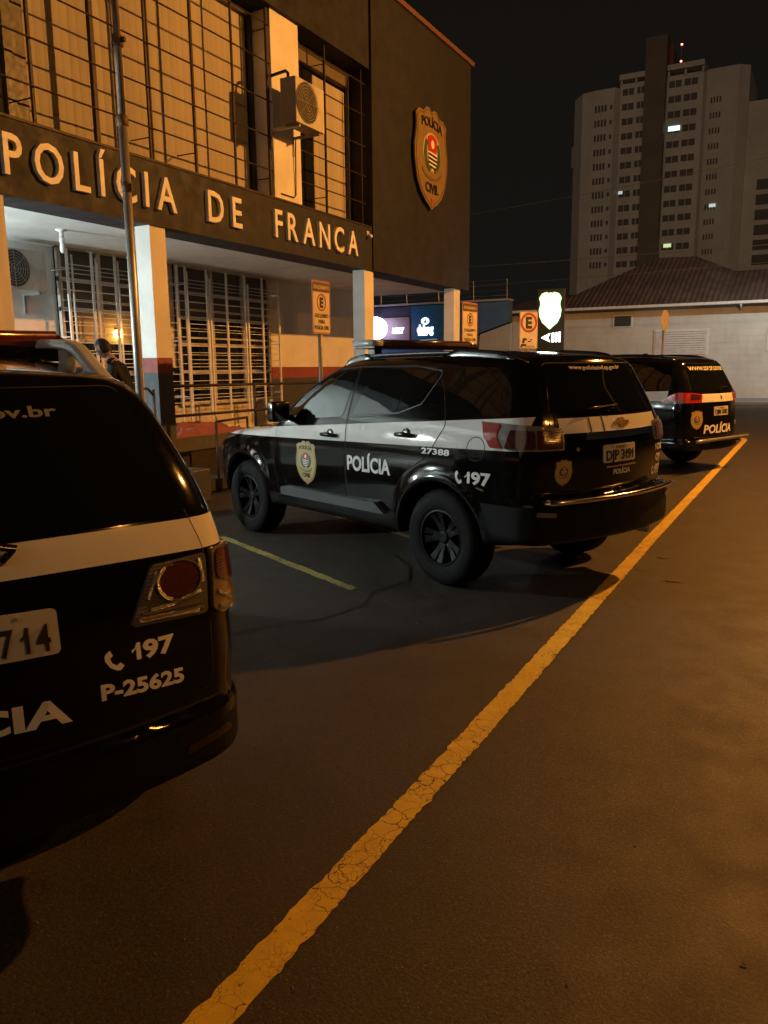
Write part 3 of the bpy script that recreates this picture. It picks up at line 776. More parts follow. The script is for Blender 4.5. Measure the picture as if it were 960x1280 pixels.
def far_car():
    root = place('police_car', 'farthest police car with a bright red tail light by the bend of the yellow line', -2.26, 14.07, 68.86)
    paint = livery('far_car_paint', (1.128, 0), (1.262, -.04), 3.2, -.60, (1.108, 1.235, 0, 0, -.70, .50))
    car = Car(FAR_S, root, paint, .035); car.paint = paint; car.wheels('six'); car.ws = [(2.28, -.60), (2.36, 0), (2.28, .60), (1.52, .54), (1.50, 0), (1.52, -.54)]
    rear = car.rear()
    for sg in (1, -1):
        S = car.side(sg)
        d1 = car.door([(2.20, .52), (2.24, .80), (2.16, 1.14), (1.46, 1.64), (1.14, 1.67), (1.11, 1.08), (1.12, .52)], sg)
        d2 = car.door([(1.10, .52), (1.09, 1.08), (1.11, 1.67), (.22, 1.66), (.05, 1.46), (-.05, 1.20), (.10, 1.0), (.40, .84), (.52, .52)], sg)
        car.pane('window', [(2.08, 1.19), (1.82, 1.44), (1.44, 1.61), (1.16, 1.65), (1.18, 1.22)], S, d1)
        car.pane('window', [(1.05, 1.225), (1.05, 1.65), (.26, 1.635), (.12, 1.46), (.06, 1.27)], S, d2)
        car.handle(d1, 1.30, 1.06, sg); car.handle(d2, .32, 1.08, sg)
        car.pane('side_glass', [(-.06, 1.29), (.02, 1.63), (-.42, 1.66), (-.60, 1.50), (-.66, 1.30)], S, root, .05)
        sheet('side_step', round_poly([(2.10, .48), (2.10, .55), (.70, .55), (.60, .48)], .02), S, .05, PLASTIC, root, .08, .06)
        car.mirror(1.98, 1.27, sg)
        W = car.wrap(sg); q = car.wr
        out = [q(-.50, .88, 1.092), q(-.62, .86, 1.20), q(-.75, .83, 1.256), q(-.90, .65, 1.25), q(-.964, .482, 1.226), q(-.970, .52, 1.105), q(-.867, .80, 1.098)]
        lamp = sheet('tail_light', round_poly(out, .03), W, .016, lens_mat('vivid_red_lens', (.42, .022, .020), 26), root, .035, .02)
        sheet('clear_lens', round_poly([q(-.54, .87, 1.092), q(-.60, .86, 1.135), q(-.80, .80, 1.135), q(-.86, .79, 1.102)], .015), W, .020, CLEAR_LENS, lamp, .03, .004)
        sheet('red_lens', round_poly([q(-.88, .70, 1.235), q(-.95, .52, 1.215), q(-.955, .54, 1.15), q(-.89, .72, 1.15)], .02), W, .020, RED_DARK, lamp, .03, .004)
        v, f = text_mesh('POLÍCIA', .11, (1.05 if sg > 0 else .5), .80, 'L', .55, .03, flip=sg > 0); lay('lettering', v, f, S, .007, WHITEP, d2, .003, False)
    tg = round_poly([(-.66, .56), (.66, .56), (.69, 1.08), (.66, 1.30), (.56, 1.70), (-.56, 1.70), (-.66, 1.30), (-.69, 1.08)], .05)
    ribbon('tailgate_seam', tg, .012, rear, .0012, SEAM, root, True, .003)
    gate = sheet('tailgate', tg, rear, .003, paint, root, .05, .006)
    glass = car.pane('rear_window', [(-.66, 1.285), (.66, 1.285), (.56, 1.70), (-.56, 1.70)], rear, gate, .05, .007)
    text('web_address', 'WWW.SSP.SP.GOV.BR', rear, .009, WHITEP, glass, h=.058, x=0, y=1.595, width=1.06, flip=True, bold=.02, slope=0)
    wiper(car, [(-.0, 1.265), (-.02, 1.285), (.16, 1.30), (-.30, 1.33)], glass, rear, .02)
    plate(car, rear, 'DJM 5082', 0, .965, .44, .14, 'SP FRANCA')
    text('lettering', 'POLÍCIA', rear, .006, WHITEP, gate, h=.125, x=.03, y=.625, width=.84, bold=.03, flip=True, italic=.08)
    emblem(gate, lambda p: rear(np.array([.60, .84]) + p*np.array([-1, 1])), .24, .006, lettering=False)
    v, f = text_mesh('197', .06, -.73, .72, 'C', .10, .02, flip=True); lay('emergency_number', v, f, rear, .004, WHITEP, root, .003, False)
    lay('maker_mark', *cdt([(-.03, 1.155), (.02, 1.155), (.005, 1.18), (.03, 1.20), (-.02, 1.20), (-.005, 1.18)], .1), rear, .012, CHROME, gate, .008, False)
    P, N = rear(np.stack([np.linspace(.9, -.9, 15), np.full(15, .46)], 1))
    MB().tube([(-1.12, y, .525) for y in np.linspace(.84, -.82, 12)], .028, 10).done('bumper_bar', STEEL, car.bumper, True)
    for y in (.5, -.5): MB().box(-1.13, -.95, y-.03, y+.03, .47, .52).done('bar_bracket', GLOSS, car.bumper, bevel=.006)
    car.rail(1.45, -.55, .58, .05, None, .02).done('roof_rail', GLOSS, root, True)
    MB().box(.30, .38, -.02, .02, 1.83, 1.88).done('antenna', GLOSS, root, True, bevel=.01)
    front_end(car, .90, .60)
    return car
# ---------------------------------------------------------------- ground, road, paint
def asphalt():
    m = bpy.data.materials.new('asphalt'); m.use_nodes = True; T = NT(m); b = T.n['Principled BSDF']; MATS['asphalt'] = m
    co = T.coord()
    big = T.noise(co, .35, 5, .6); mid = T.noise(co, 3.5, 5, .65); fine = T.noise(co, 240, 3, .7)
    col = T.mix(T.remap(big, .35, .65), (.028, .0235, .0165, 1), (.042, .036, .026, 1))
    col = T.mix(T.remap(mid, .40, .70, 0, .45), col, (.052, .044, .032, 1))
    st = T.voro(co, 150)
    col = T.mix(T.remap(st, .05, .5, .75, 0), col, (.075, .064, .048, 1))
    col = T.mix(T.remap(T.voro(T.scalev(co, (1, 1, 1)), 23), .0, .06, .9, 0), col, (.006, .006, .006, 1))
    col = T.mix(T.remap(fine, .55, .75, 0, .6), col, (.014, .013, .012, 1))
    T.put(b.inputs['Base Color'], col)
    T.put(b.inputs['Roughness'], T.remap(mid, .3, .7, .50, .72))
    cell = T.n.new('ShaderNodeTexVoronoi'); cell.inputs['Scale'].default_value = 110; T.put(cell.inputs['Vector'], co)
    cs = T.n.new('ShaderNodeSeparateColor'); T.put(cs.inputs[0], cell.outputs['Color'])
    spark = T.math('MULTIPLY', T.math('GREATER_THAN', cs.outputs[0], .93), T.math('LESS_THAN', cell.outputs['Distance'], .38))  # glitter of the road grain, put into the colour as paler cells
    spark2 = T.math('MULTIPLY', T.math('GREATER_THAN', cs.outputs[1], .985), T.math('LESS_THAN', cell.outputs['Distance'], .3))
    gr = T.noise(co, 95, 3, .7); col = T.mix(T.remap(gr, .45, .60, 0, .8), col, (.009, .0075, .0055, 1)); gr2 = T.noise(co, 80, 3, .7)
    col = T.mix(T.remap(gr2, .54, .68, 0, .8), col, (.115, .095, .068, 1))
    pt = T.noise(T.scalev(co, (1, .35, 1)), .55, 3, .5); col = T.mix(T.remap(pt, .52, .60, 0, .35), col, (.020, .0175, .0135, 1))
    col2 = T.mix(T.math('MULTIPLY', spark, .5), col, (.10, .088, .070, 1)); col2 = T.mix(T.math('MULTIPLY', spark2, .6), col2, (.22, .20, .165, 1))
    T.put(b.inputs['Base Color'], col2)
    h = T.math('ADD', T.math('MULTIPLY', st, -.35), T.math('MULTIPLY', fine, .9))
    T.put(b.inputs['Normal'], T.bump(T.math('ADD', h, T.math('MULTIPLY', gr, .9)), .42, .005))
    return m
ASPHALT = asphalt()
def line_paint(name, col, crack=5.5, wear=.5, cw=.05):
    m = bpy.data.materials.new(name); m.use_nodes = True; T = NT(m); b = T.n['Principled BSDF']
    co = T.coord()
    wob = T.n.new('ShaderNodeVectorMath'); wob.operation = 'ADD'
    nn = T.n.new('ShaderNodeTexNoise'); nn.inputs['Scale'].default_value = 14; T.put(nn.inputs['Vector'], co)
    sc = T.n.new('ShaderNodeVectorMath'); sc.operation = 'SCALE'; sc.inputs['Scale'].default_value = .07; T.put(sc.inputs[0], nn.outputs['Color'])
    T.put(wob.inputs[0], co); T.put(wob.inputs[1], sc.outputs[0])
    e1 = T.voro(wob.outputs[0], crack*2.4, 'DISTANCE_TO_EDGE'); e2 = T.voro(wob.outputs[0], crack*6.5, 'DISTANCE_TO_EDGE')
    area = T.noise(co, 1.3, 4)
    c1 = T.math('LESS_THAN', e1, T.remap(area, .42, .68, 0, cw*.6))
    c2 = T.math('LESS_THAN', e2, T.remap(T.noise(co, 3.1, 4), .46, .72, .0, cw*.9))
    chip = T.math('GREATER_THAN', T.noise(co, 34, 8, .8), T.remap(T.noise(co, 1.7, 4), .35, .65, .60 - (wear-.5)*.7, .70 - (wear-.5)*.7))
    gone = T.math('MAXIMUM', T.math('MAXIMUM', c1, c2), chip)
    n = T.noise(co, 9, 6, .7)
    pc = T.mix(T.remap(n, .3, .7), c4([x*.72 for x in col]), c4(col))
    T.put(b.inputs['Base Color'], T.mix(gone, pc, (.055, .036, .015, 1)))
    b.inputs['Roughness'].default_value = .6
    h = T.math('ADD', T.math('MULTIPLY', gone, -1.0), T.math('MULTIPLY', T.noise(co, 130, 3, .7), .5))
    T.put(b.inputs['Normal'], T.bump(h, .5, .006))
    return m
YELLOW = line_paint('yellow_road_paint', (.70, .49, .045))
YELLOW_OLD = line_paint('worn_yellow_paint', (.55, .44, .13), 7, .62, .07)

def ground():
    vs = [(-700, -300, 0), (700, -300, 0), (700, 1200, 0), (-700, 1200, 0)]
    o = link('road', vs, [(0, 1, 2, 3)], ASPHALT); tag(o, 'dark brownish asphalt of the street and parking bays', 'road', kind='structure')
    rnd = random.Random(3)
    # long edge line: jagged edges
    def strip(name, pts, w, z, m, label, jag=.008):
        pts = [Vector((p[0], p[1], 0)) for p in pts]; L = []
        for a, b in zip(pts[:-1], pts[1:]):
            n = max(1, int((b-a).length/.028)); L += [a + (b-a)*i/n for i in range(n)]
        L.append(pts[-1]); vs = []
        for i, p in enumerate(L):
            t = (L[min(i+1, len(L)-1)] - L[max(i-1, 0)]).normalized(); n = Vector((-t.y, t.x, 0))
            k = 1 if i % 2 else .3
            vs += [p + n*(w/2 + rnd.uniform(-jag, jag)*k) + Vector((0, 0, z)), p - n*(w/2 + rnd.uniform(-jag, jag)*k) + Vector((0, 0, z))]
        o = link(name, vs, [(2*i, 2*i+1, 2*i+3, 2*i+2) for i in range(len(L)-1)], m); tag(o, label, 'road marking', kind='structure'); return o
    pts = [(-1.27, -6), (-1.27, 3), (-1.31, 8), (-1.31, 19.6)]
    pts += [(-1.31 - .75*(1-math.cos(R(a))), 19.6 + 1.0*math.sin(R(a))) for a in range(10, 100, 10)]
    pts += [(-4.6, 21.9), (-7, 23.0)]
    strip('edge_line', pts, .115, .004, YELLOW, 'long cracked yellow line along the rear of the parked cars')
    strip('bay_line', [(-5.25, 6.21), (-3.02, 5.10)], .085, .004, YELLOW_OLD, 'worn yellow bay line on the asphalt between two cars', .012)
    strip('bay_line', [(-6.2, 3.3), (-4.0, 2.2)], .10, .004, YELLOW_OLD, 'worn yellow bay line under the nearest car', .012)
    strip('bay_line', [(-5.6, 11.6), (-3.1, 10.4)], .10, .004, YELLOW_OLD, 'worn yellow bay line between the middle and farthest cars', .012)
    strip('bay_line', [(-4.75, 7.68), (-3.25, 6.90)], .085, .004, YELLOW_OLD, 'worn yellow bay line under the middle car', .012)
    # cracks in the asphalt
    CR = mat('crack_tar', (.006, .006, .006), .5)
    def crack(pts, w):
        P = [Vector((x, y, 0)) for x, y in pts]; L = []
        for a, b in zip(P[:-1], P[1:]):
            n = max(2, int((b-a).length/.035))
            for i in range(n): L.append(a + (b-a)*i/n + Vector((rnd.gauss(0, .008), rnd.gauss(0, .008), 0)))
        vs = []
        for i, p in enumerate(L):
            t = (L[min(i+1, len(L)-1)] - L[max(i-1, 0)]).normalized(); n = Vector((-t.y, t.x, 0)); ww = w*rnd.uniform(.25, 1.2)
            vs += [p+n*ww+Vector((0, 0, .004)), p-n*ww+Vector((0, 0, .004))]
        tag(link('asphalt_crack', vs, [(2*i, 2*i+1, 2*i+3, 2*i+2) for i in range(len(L)-1)], CR), 'dark irregular crack across the asphalt of the bay', 'crack', kind='structure')
    crack([(-3.25, 3.7), (-3.05, 4.15), (-2.85, 4.35), (-2.75, 4.75), (-2.85, 5.1), (-2.75, 5.5), (-2.95, 5.95), (-3.3, 6.3)], .012)
    crack([(-2.75, 4.75), (-2.5, 5.1), (-2.2, 5.3)], .006)
    # pavement along the far street
    kerb = mat('kerb_concrete', (.22, .205, .185), .85, bump=.2, bscale=12, dirt=.5)
    tag(MB().box(-60, 60, 36.6, 41, 0, .14).done('pavement', kerb, bevel=.02), 'pale concrete pavement in front of the white house', 'pavement', kind='structure')
    # small scraps of litter and grit on the asphalt
    return rnd
GR = ground()
def scrap(x, y, s, label, col):
    vs = []; k = 9
    for i in range(k):
        a = 2*math.pi*i/k; r = s*GR.uniform(.5, 1.1); vs.append((x + r*math.cos(a)*1.6, y + r*math.sin(a)*.8, .004 + GR.uniform(.001, .003)))
    m = MB(); m.v = vs + [(x, y, .008)]; m.f = [(i, (i+1) % k, k) for i in range(k)]
    tag(m.done('paper_scrap', mat('scrap_pale', col, .8), smooth=False), label, 'litter')
def grit():
    m = MB(); rn = random.Random(11)
    for _ in range(1500):
        x = rn.uniform(-4.5, 4.0); y = rn.uniform(.6, 11); r = rn.choice((.0018, .0025, .0035, .005)) * rn.uniform(.7, 1.3)
        if rn.random() < .35: x = -1.3 + rn.gauss(0, .35)
        a = rn.uniform(0, 6.3); c, s = math.cos(a)*r, math.sin(a)*r
        m.add([(x+c, y+s, .001), (x-s, y+c*.8, .001), (x-c*.9, y-s, .001), (x+s*.8, y-c, .001), (x+c*.2, y+s*.2, .001+r*rn.uniform(.6, 1.1))], [(0, 1, 4), (1, 2, 4), (2, 3, 4), (3, 0, 4)])
    o = m.done('grit', mat('grit_stone', (.16, .14, .115), .8, var=.6, scale=40)); tag(o, 'loose grit and tiny stones scattered over the asphalt', 'grit', kind='stuff')
grit()
def gpt(px, py):   # where a spot seen in the photograph lies on the road
    d = _f + _X*((px-480)/991.96) - _U*((py-640)/991.96); t = -1.679/d.z; return d.x*t, d.y*t
for px, py, s, lb, c in ((843, 727, .05, 'larger flattened pale scrap on the road right of the yellow line', (.10, .085, .06)), (828, 697, .045, 'smaller pale scrap on the road nearer the farthest car', (.13, .11, .08)),
                         (282, 943, .008, 'tiny white speck on the road by the nearest bumper', (.7, .68, .6)), (930, 1207, .009, 'tiny pale pebble on the road near the bottom right corner', (.6, .5, .35))):
    scrap(*gpt(px, py), s, lb, c)

# ---------------------------------------------------------------- police station
FASCIA = mat('dark_fascia_paint', (.0150, .0165, .024), .7, scale=2, bump=.15, bscale=40, dirt=.25)
BLOCKP = mat('dark_grey_render', (.0105, .0115, .0185), .85, scale=1.2, bump=.25, bscale=50, dirt=.25)
WHITEW = mat('white_wall_paint', (.72, .71, .68), .75, scale=1.5, bump=.08, bscale=60, dirt=.18)
CEILM = mat('porch_ceiling_paint', (.76, .79, .78), .8, scale=1.5, dirt=.15)
REDW = mat('red_band_paint', (.24, .058, .052), .7)
GREYW = mat('grey_band_paint', (.055, .062, .068), .7, dirt=.2)
COPING = mat('clay_coping', (.12, .058, .038), .8, scale=12, bump=.3, bscale=30)
LETTER = mat('cream_letters', (.80, .79, .76), .5)
BLIND = None
IRON = mat('dark_iron', (.028, .018, .012), .6, .2, scale=15, bump=.2, bscale=80)
FRAME = mat('dark_window_frame', (.040, .036, .032), .5)
WBAR = mat('white_bars', (.80, .80, .78), .5)
DGLASS = mat('dark_pane', (.012, .013, .013), .06)
FLOORM = mat('porch_floor', (.055, .055, .055), .5, bump=.1, bscale=20)
SILLM = mat('cream_sill', (.62, .55, .44), .7, dirt=.3)
def blind_mat():
    m = mat('vertical_blinds', (.50, .45, .36), .8, scale=2); T = NT(m); b = T.n['Principled BSDF']
    s = T.n.new('ShaderNodeSeparateXYZ'); T.put(s.inputs[0], T.coord())
    w = T.math('FRACT', T.math('MULTIPLY', s.outputs[1], 1/.127))
    lam = T.math('FLOOR', T.math('MULTIPLY', s.outputs[1], 1/.127))
    rn = T.n.new('ShaderNodeTexWhiteNoise'); rn.noise_dimensions = '1D'; T.put(rn.inputs['W'], lam)
    edge = T.math('LESS_THAN', w, .04)
    c = T.mix(rn.outputs['Value'], (.345, .325, .29, 1), (.405, .38, .335, 1)); c = T.mix(edge, c, (.275, .26, .23, 1))
    T.put(b.inputs['Base Color'], c)
    T.put(b.inputs['Normal'], T.bump(T.math('SINE', T.math('MULTIPLY', w, math.pi)), .4, .01))
    return m
BLIND = blind_mat()

ps = thing('police_station', 'two storey police station with big barred windows, raised name letters and a porch on columns', 'police station', (-9, 9, 0))
class Sub:   # parts built in world coordinates under a thing that stands at its own base
    def __init__(s, root): s.o = Vector(root.location)
def at(o, root):
    o.location = -Vector(root.location); return o
def P(mb, name, m, parent=ps, root=None, smooth=False, bevel=0):
    o = mb.done(name, m, parent, smooth, bevel)
    if parent.parent is None: at(o, parent)
    return o
F0, BACK, REC = -7.80, -10.40, -8.30
P(MB().box(-8.36, F0, -6, 14.10, 3.555, 4.35), 'fascia', FASCIA)
fas = [c for c in ps.children if c.name.startswith('fascia')][0]
# raised letters
fm = plane_map((F0, 0, 0), (0, 1, 0), (0, 0, 1))
letters = []
for word, y0, y1 in (('POLÍCIA', 5.98, 8.60), ('DE', 9.24, 10.0), ('FRANCA', 10.84, 13.47)):
    gs = [glyphs(ch, .012) for ch in word]; h = .415
    ws = [g[0][:, 0].max()*h*.86 for g in gs]; gap = ((y1-y0) - sum(ws))/max(1, len(word)-1); y = y0
    for (v, f), w in zip(gs, ws):
        letters.append((np.stack([y + v[:, 0]*h*.86, 3.765 + v[:, 1]*h], 1), f)); y += w + gap
    v, f = merge_sheets(letters); letters = []
    lo = lay('lettering', v, f, fm, .055, LETTER, fas, .055, False); lo['label'] = 'raised cream letters ' + word
P(MB().box(-8.36, F0+.015, -6, 14.085, 4.35, 4.38), 'sill_ledge', IRON)
# porch
P(MB().box(-20, F0-.012, -6, 18.99, 3.56, 3.60), 'porch_ceiling', CEILM)
ceil_o = [c for c in ps.children if c.name.startswith('porch_ceiling')][0]
P(MB().box(-20, -8.16, -6, 18.9, .02, .45), 'porch_floor', FLOORM)
P(MB().box(-10.8, BACK, -6, 18.7, 1.73, 3.56).box(-10.8, BACK+.001, -6, 18.7, .45, .60), 'porch_wall', WHITEW)
P(MB().box(-10.8, BACK+.004, 14.25, 18.7, 1.49, 1.73).box(-10.8, BACK+.004, -6, 8.68, 1.49, 1.73), 'red_band', REDW)
P(MB().box(-10.8, BACK+.003, 14.25, 18.7, .60, 1.49).box(-10.8, BACK+.003, -6, 8.68, .60, 1.49), 'grey_band', GREYW)
P(MB().box(-10.8, BACK+.006, 8.70, 14.23, .60, 1.04), 'sill_wall', SILLM)
for y in (1.4, 5.70, 8.14, 13.83, 18.20):
    w = .29 if y < 10 else .36
    c = P(MB().box(-8.09, F0-.03, y, y+w, 1.85, 3.56), 'column', WHITEW)
    q = MB().box(-8.093, F0-.027, y-.003, y+w+.003, 1.65, 1.85).done('red_band', REDW, c)
    q = MB().box(-8.09, F0-.03, y, y+w, 0, 1.65).done('grey_base', GREYW, c)
# porch windows with their grilles
def porch_window(y0, y1, seed):
    rn = random.Random(seed)
    fr = MB(); X = BACK+.05
    for z in (1.04, 1.62, 2.12, 2.60, 3.05, 3.53): fr.box(X, X+.06, y0, y1, z, z+.06)
    for k in range(4):
        y = y0 + (y1-y0)*k/3 - (.06 if k == 3 else 0); fr.box(X+.002, X+.058, y, y+.06, 1.04, 3.56)
    w = P(fr, 'window', mat('cream_frame', (.55, .52, .45), .5))
    pn = MB().box(X-.03, X-.02, y0, y1, 1.04, 3.56).done('pane', DGLASS, w)
    tr = MB().box(X-.012, X-.004, y0+.01, y1-.01, 2.66, 3.53).done('roller_shade', mat('grey_shade', (.11, .105, .095), .8), w)
    g = MB(); xg = BACK+.34
    yy = y0 - .05
    for k in range(6):
        y = y0 - .03 + (y1-y0+.03)*k/5*1.0
        for d in ((0, .09) if k in (1, 3) else (0,)):
            g.box(xg-.014, xg+.014, y+d-.019, y+d+.019, .80 if d else .76, 3.50 if not d else 3.34)
    z = 1.10
    while z < 3.4: g.tube([(xg, y0-.04, z), (xg, y1+.04, z)], .006, 6); z += .128
    for y in (y0-.03, y1):
        for z in (1.2, 2.2, 3.2): g.tube([(xg, y, z), (BACK, y, z)], .008, 6)
    g2 = MB(); xi = BACK+.16
    for k in range(5):
        y = y0 + .22 + (y1-y0)*k/5; g2.box(xi-.01, xi+.01, y-.012, y+.012, .9, 3.45)
    z = 1.16
    while z < 3.4: g2.tube([(xi, y0, z), (xi, y1, z)], .006, 6); z += .16
    P(g, 'window_grille', WBAR); P(g2, 'window_grille', WBAR)
    return w
porch_window(8.72, 11.05, 1); porch_window(11.30, 14.10, 2); porch_window(-2.0, 3.5, 3)
t = thing('wall_lamp', 'small amber lamp glowing behind the bars of the left porch window', 'lamp', (-10.30, 9.83, 2.28))
MB().lathe([(0, -.07), (.06, -.05), (.075, 0), (.05, .06), (0, .075)], 16).done('globe', mat('amber_globe', (.9, .6, .2), .4, emit=16, ecol=(1, .55, .12)), t, True)
MB().box(-.02, .0, -.04, .04, .07, .10).done('bracket', IRON, t)
_l = bpy.data.lights.new('wall_lamp_light', 'POINT'); _l.energy = 1.6; _l.color = (1, .50, .10); _l.shadow_soft_size = .07
_o = bpy.data.objects.new('wall_lamp_light', _l); COL.objects.link(_o); _o.parent = t; _o.location = (.11, 0, 0)
P(MB().box(-10.335, -10.325, 9.05, 10.95, 2.16, 2.62), 'lit_inner_room', mat('inner_shade', (.42, .33, .20), .6))
# low front wall with step
P(MB().box(-8.16, -7.96, 8.45, 13.8, .02, .52), 'plinth', mat('brown_plinth', (.024, .018, .014), .85, bump=.3, bscale=18, dirt=.4))
P(MB().box(-8.20, -7.93, 8.44, 13.81, .52, .72), 'plinth_cap', mat('concrete_cap', (.085, .084, .08), .85, bump=.2, bscale=15, dirt=.4), bevel=.01)
P(MB().box(-7.958, -7.25, 7.9, 13.8, .02, .19), 'front_step', mat('step_concrete', (.030, .029, .027), .85, bump=.2, bscale=15, dirt=.4), bevel=.012)
P(MB().box(-8.158, -6.75, -6, 7.85, .02, .44), 'entrance_landing', FLOORM, bevel=.012)
# upper storey: recessed glazing with blinds behind grilles
P(MB().box(-20, REC-.06, -6, 19.0, 3.60, 8.70), 'upper_wall', BLOCKP)
P(MB().box(-8.40, F0-.02, -6, 14.10, 7.20, 8.70), 'parapet', BLOCKP)
blk = P(MB().box(-8.36, F0+.03, 14.10, 19.0, 3.555, 8.70), 'sign_block', BLOCKP)
P(MB().box(-20, F0+.10, -6, 19.08, 8.70, 8.80), 'roof_coping', COPING, bevel=.01)
P(MB().box(-8.36, -7.90, 11.08, 11.85, 4.38, 7.20), 'window_pier', WHITEW)
def upper_window(y0, y1, blinds, bars, zs, glass=None):
    fr = MB()
    for z in (4.38, 7.12): fr.box(REC-.01, REC+.05, y0, y1, z, z+.08)
    for y in (y0, y1-.06): fr.box(REC-.012, REC+.052, y, y+.06, 4.46, 7.12)
    w = P(fr, 'window', FRAME)
    for a, b, zt in blinds: MB().box(REC-.05, REC-.035, a, b, 4.40, zt).done('blind', BLIND, w)
    MB().box(REC-.058, REC-.052, y0, y1, 4.38, 7.2).done('pane', DGLASS, w)
    for y in (glass or []): MB().box(REC-.02, REC+.03, y, y+.26, 4.44, 7.12).done('dark_mullion', FRAME, w)
    g = MB(); X = -7.95
    for y, r in bars: g.box(X-r, X+r, y-r, y+r, 4.38, 7.2)
    for z in zs: g.tube([(X+.028, y0, z), (X+.028, y1, z)], .012, 6)
    for y, r in bars[::2]:
        for z in (4.7, 6.9): g.tube([(X, y, z), (REC, y, z)], .008, 6)
    P(g, 'window_grille', IRON)
ZS = (4.81, 5.31, 5.84, 6.40, 6.95)
upper_window(6.55, 11.08, [(6.79, 11.0, 7.15)], [(6.58, .017), (7.48, .028), (8.38, .014), (8.43, .010), (9.27, .017), (10.16, .014), (11.03, .017)], ZS, [6.53])
upper_window(-6, 6.55, [(-5.9, 6.52, 7.15)], [(5.68-.9*k, .017) for k in range(13)], ZS)
P(MB().box(REC-.03, REC+.045, 11.95, 14.0, 6.90, 7.11), 'transom_panel', mat('transom_brown', (.12, .095, .07), .7))
upper_window(11.85, 14.09, [(12.93, 14.03, 6.85)], [(12.72, .016), (14.0, .012)], ZS)
# entrance lights under the porch (out of the frame, they light the columns, ceiling and cars)
led = mat('led_diffuser', (.9, .9, .9), .4, emit=18, ecol=COOL)
def porch_light(x, y, z, w, label):
    t = thing('porch_light', label, 'lamp', (x, y, z))
    MB().box(-.02, .05, -.30, .30, -.05, .05).done('housing', mat('white_housing', (.7, .7, .7), .5), t, bevel=.01)
    MB().tube([(.07, -.27, 0), (.07, .27, 0)], .018, 10).done('tube', led, t, True)
    MB().box(BACK-x, -.02, -.04, .04, -.03, .03).done('bracket', STEEL, t)
    l = bpy.data.lights.new('porch_light', 'POINT'); l.energy = w; l.color = COOL; l.shadow_soft_size = .14
    o = bpy.data.objects.new('porch_light', l); COL.objects.link(o); o.parent = t; o.location = (.26, 0, 0)
porch_light(BACK+.05, 2.7, 2.25, COOL_W, 'white tube light on the porch wall at the entrance')
porch_light(BACK+.05, 5.2, 2.45, COOL_W*.11, 'smaller white tube light on the porch wall beside the barred windows')
# bulb holder on the ceiling
t = thing('ceiling_bulb', 'unlit white spiral bulb in a holder on the porch ceiling', 'bulb', (-9.1, 7.81, 3.56))
WPL = mat('white_plastic', (.72, .73, .72), .4)
MB().lathe([(0, 0), (.075, 0), (.075, -.012), (.03, -.03), (.03, -.10), (0, -.10)], 20).done('holder', WPL, t, True)
MB().lathe([(.0, -.098), (.034, -.10), (.036, -.16), (.024, -.17), (.03, -.19), (.034, -.26), (.022, -.30), (0, -.305)], 18).done('bulb', mat('bulb_glass', (.8, .8, .76), .2), t, True)
# badge on the block
t = thing('wall_emblem', 'large golden shield badge reading POLÍCIA CIVIL on the dark block wall', 'emblem', (F0+.03, 16.58, 6.13))
m_ = plane_map((.0, 0, 0), (0, 1, 0), (0, 0, 1))
emblem(t, m_, 1.66, .10, 'shield')
MB().box(0, .07, -.3, .3, -.5, .5).done('spacer', IRON, t)
# air conditioners
def air_conditioner(label, x, y, z, w, h, dep, back):
    t = thing('air_conditioner', label, 'air conditioner', (x, y, z))
    AC = mat('ac_casing', (.52, .49, .43), .55, dirt=.45)
    MB().box(-dep, -.012, 0, w, 0, h).done('casing', mat('ac_shaded_side', (.22, .205, .18), .6, dirt=.6) if z > 4 else AC, t, bevel=.012)  # upper unit: shade of its unlit side put into a darker, dirtier casing colour
    MB().box(-.011, 0, .004, w-.004, .004, h-.004).done('front_panel', AC, t, bevel=.004)
    mp = plane_map((0, 0, 0), (0, 1, 0), (0, 0, 1)); c = (w*.37, h*.51); r = h*.45
    sheet('fan_opening', ellipse(c[0], c[1], r, r), mp, .004, mat('ac_dark', (.05, .045, .04), .7), t, .1, .004)
    g = [ribbon_mesh(ellipse(c[0], c[1], r*k, r*k), .006, True, .05) for k in (1.0, .85, .7, .55, .4, .25)] + [ribbon_mesh([c, (c[0]+r*math.cos(a), c[1]+r*math.sin(a))], .006, False, .1) for a in np.linspace(0, 5.5, 8)]
    v, f = merge_sheets(g); lay('fan_guard', v, f, mp, .022, mat('ac_guard', (.30, .27, .22), .5, dirt=.3), t, .008, False)
    v, f = merge_sheets([ribbon_mesh([(w*.74, h*k), (w*.95, h*k)], .008) for k in (.3, .36, .42, .48, .54)]); lay('louvre', v, f, mp, .005, AC, t, .004, False)
    for yy in (.12, w-.12):
        MB().box(back-x, -.02, yy-.015, yy+.015, -.045, -.004).box(back-x, back-x+.02, yy-.015, yy+.015, -.30, -.045).done('bracket', STEEL, t)
    return t
ac = air_conditioner('dirty air conditioner unit mounted high on the white pier upstairs', -7.35, 10.93, 5.44, .81, .66, .29, -7.90)
MB().tube([(-.2, .10, .65), (-.2, .10, .74), (-.26, .13, .80), (-.55, .14, .78)], .025, 8).done('pipe', GLOSS, ac, True)
MB().tube([(-.5, .70, -.02), (-.535, .72, -.9), (-.535, .66, -.95), (-.535, .30, -.95)], .010, 8).done('drain_hose', GLOSS, ac, True)
air_conditioner('white air conditioner unit on the porch wall behind the left column', -10.02, 7.42, 2.83, .86, .56, .28, BACK)
# camera under the corner of the fascia
t = thing('security_camera', 'small white camera at the end of the fascia beside the last letter', 'camera', (F0, 13.92, 4.22))
MB().box(0, .02, -.04, .04, -.05, .05).done('base', WPL, t, bevel=.005)
MB().tube([(.02, 0, 0), (.05, -.01, -.03), (.11, -.03, -.06)], [.018, .03, .03], 12).done('body', WPL, t, True)
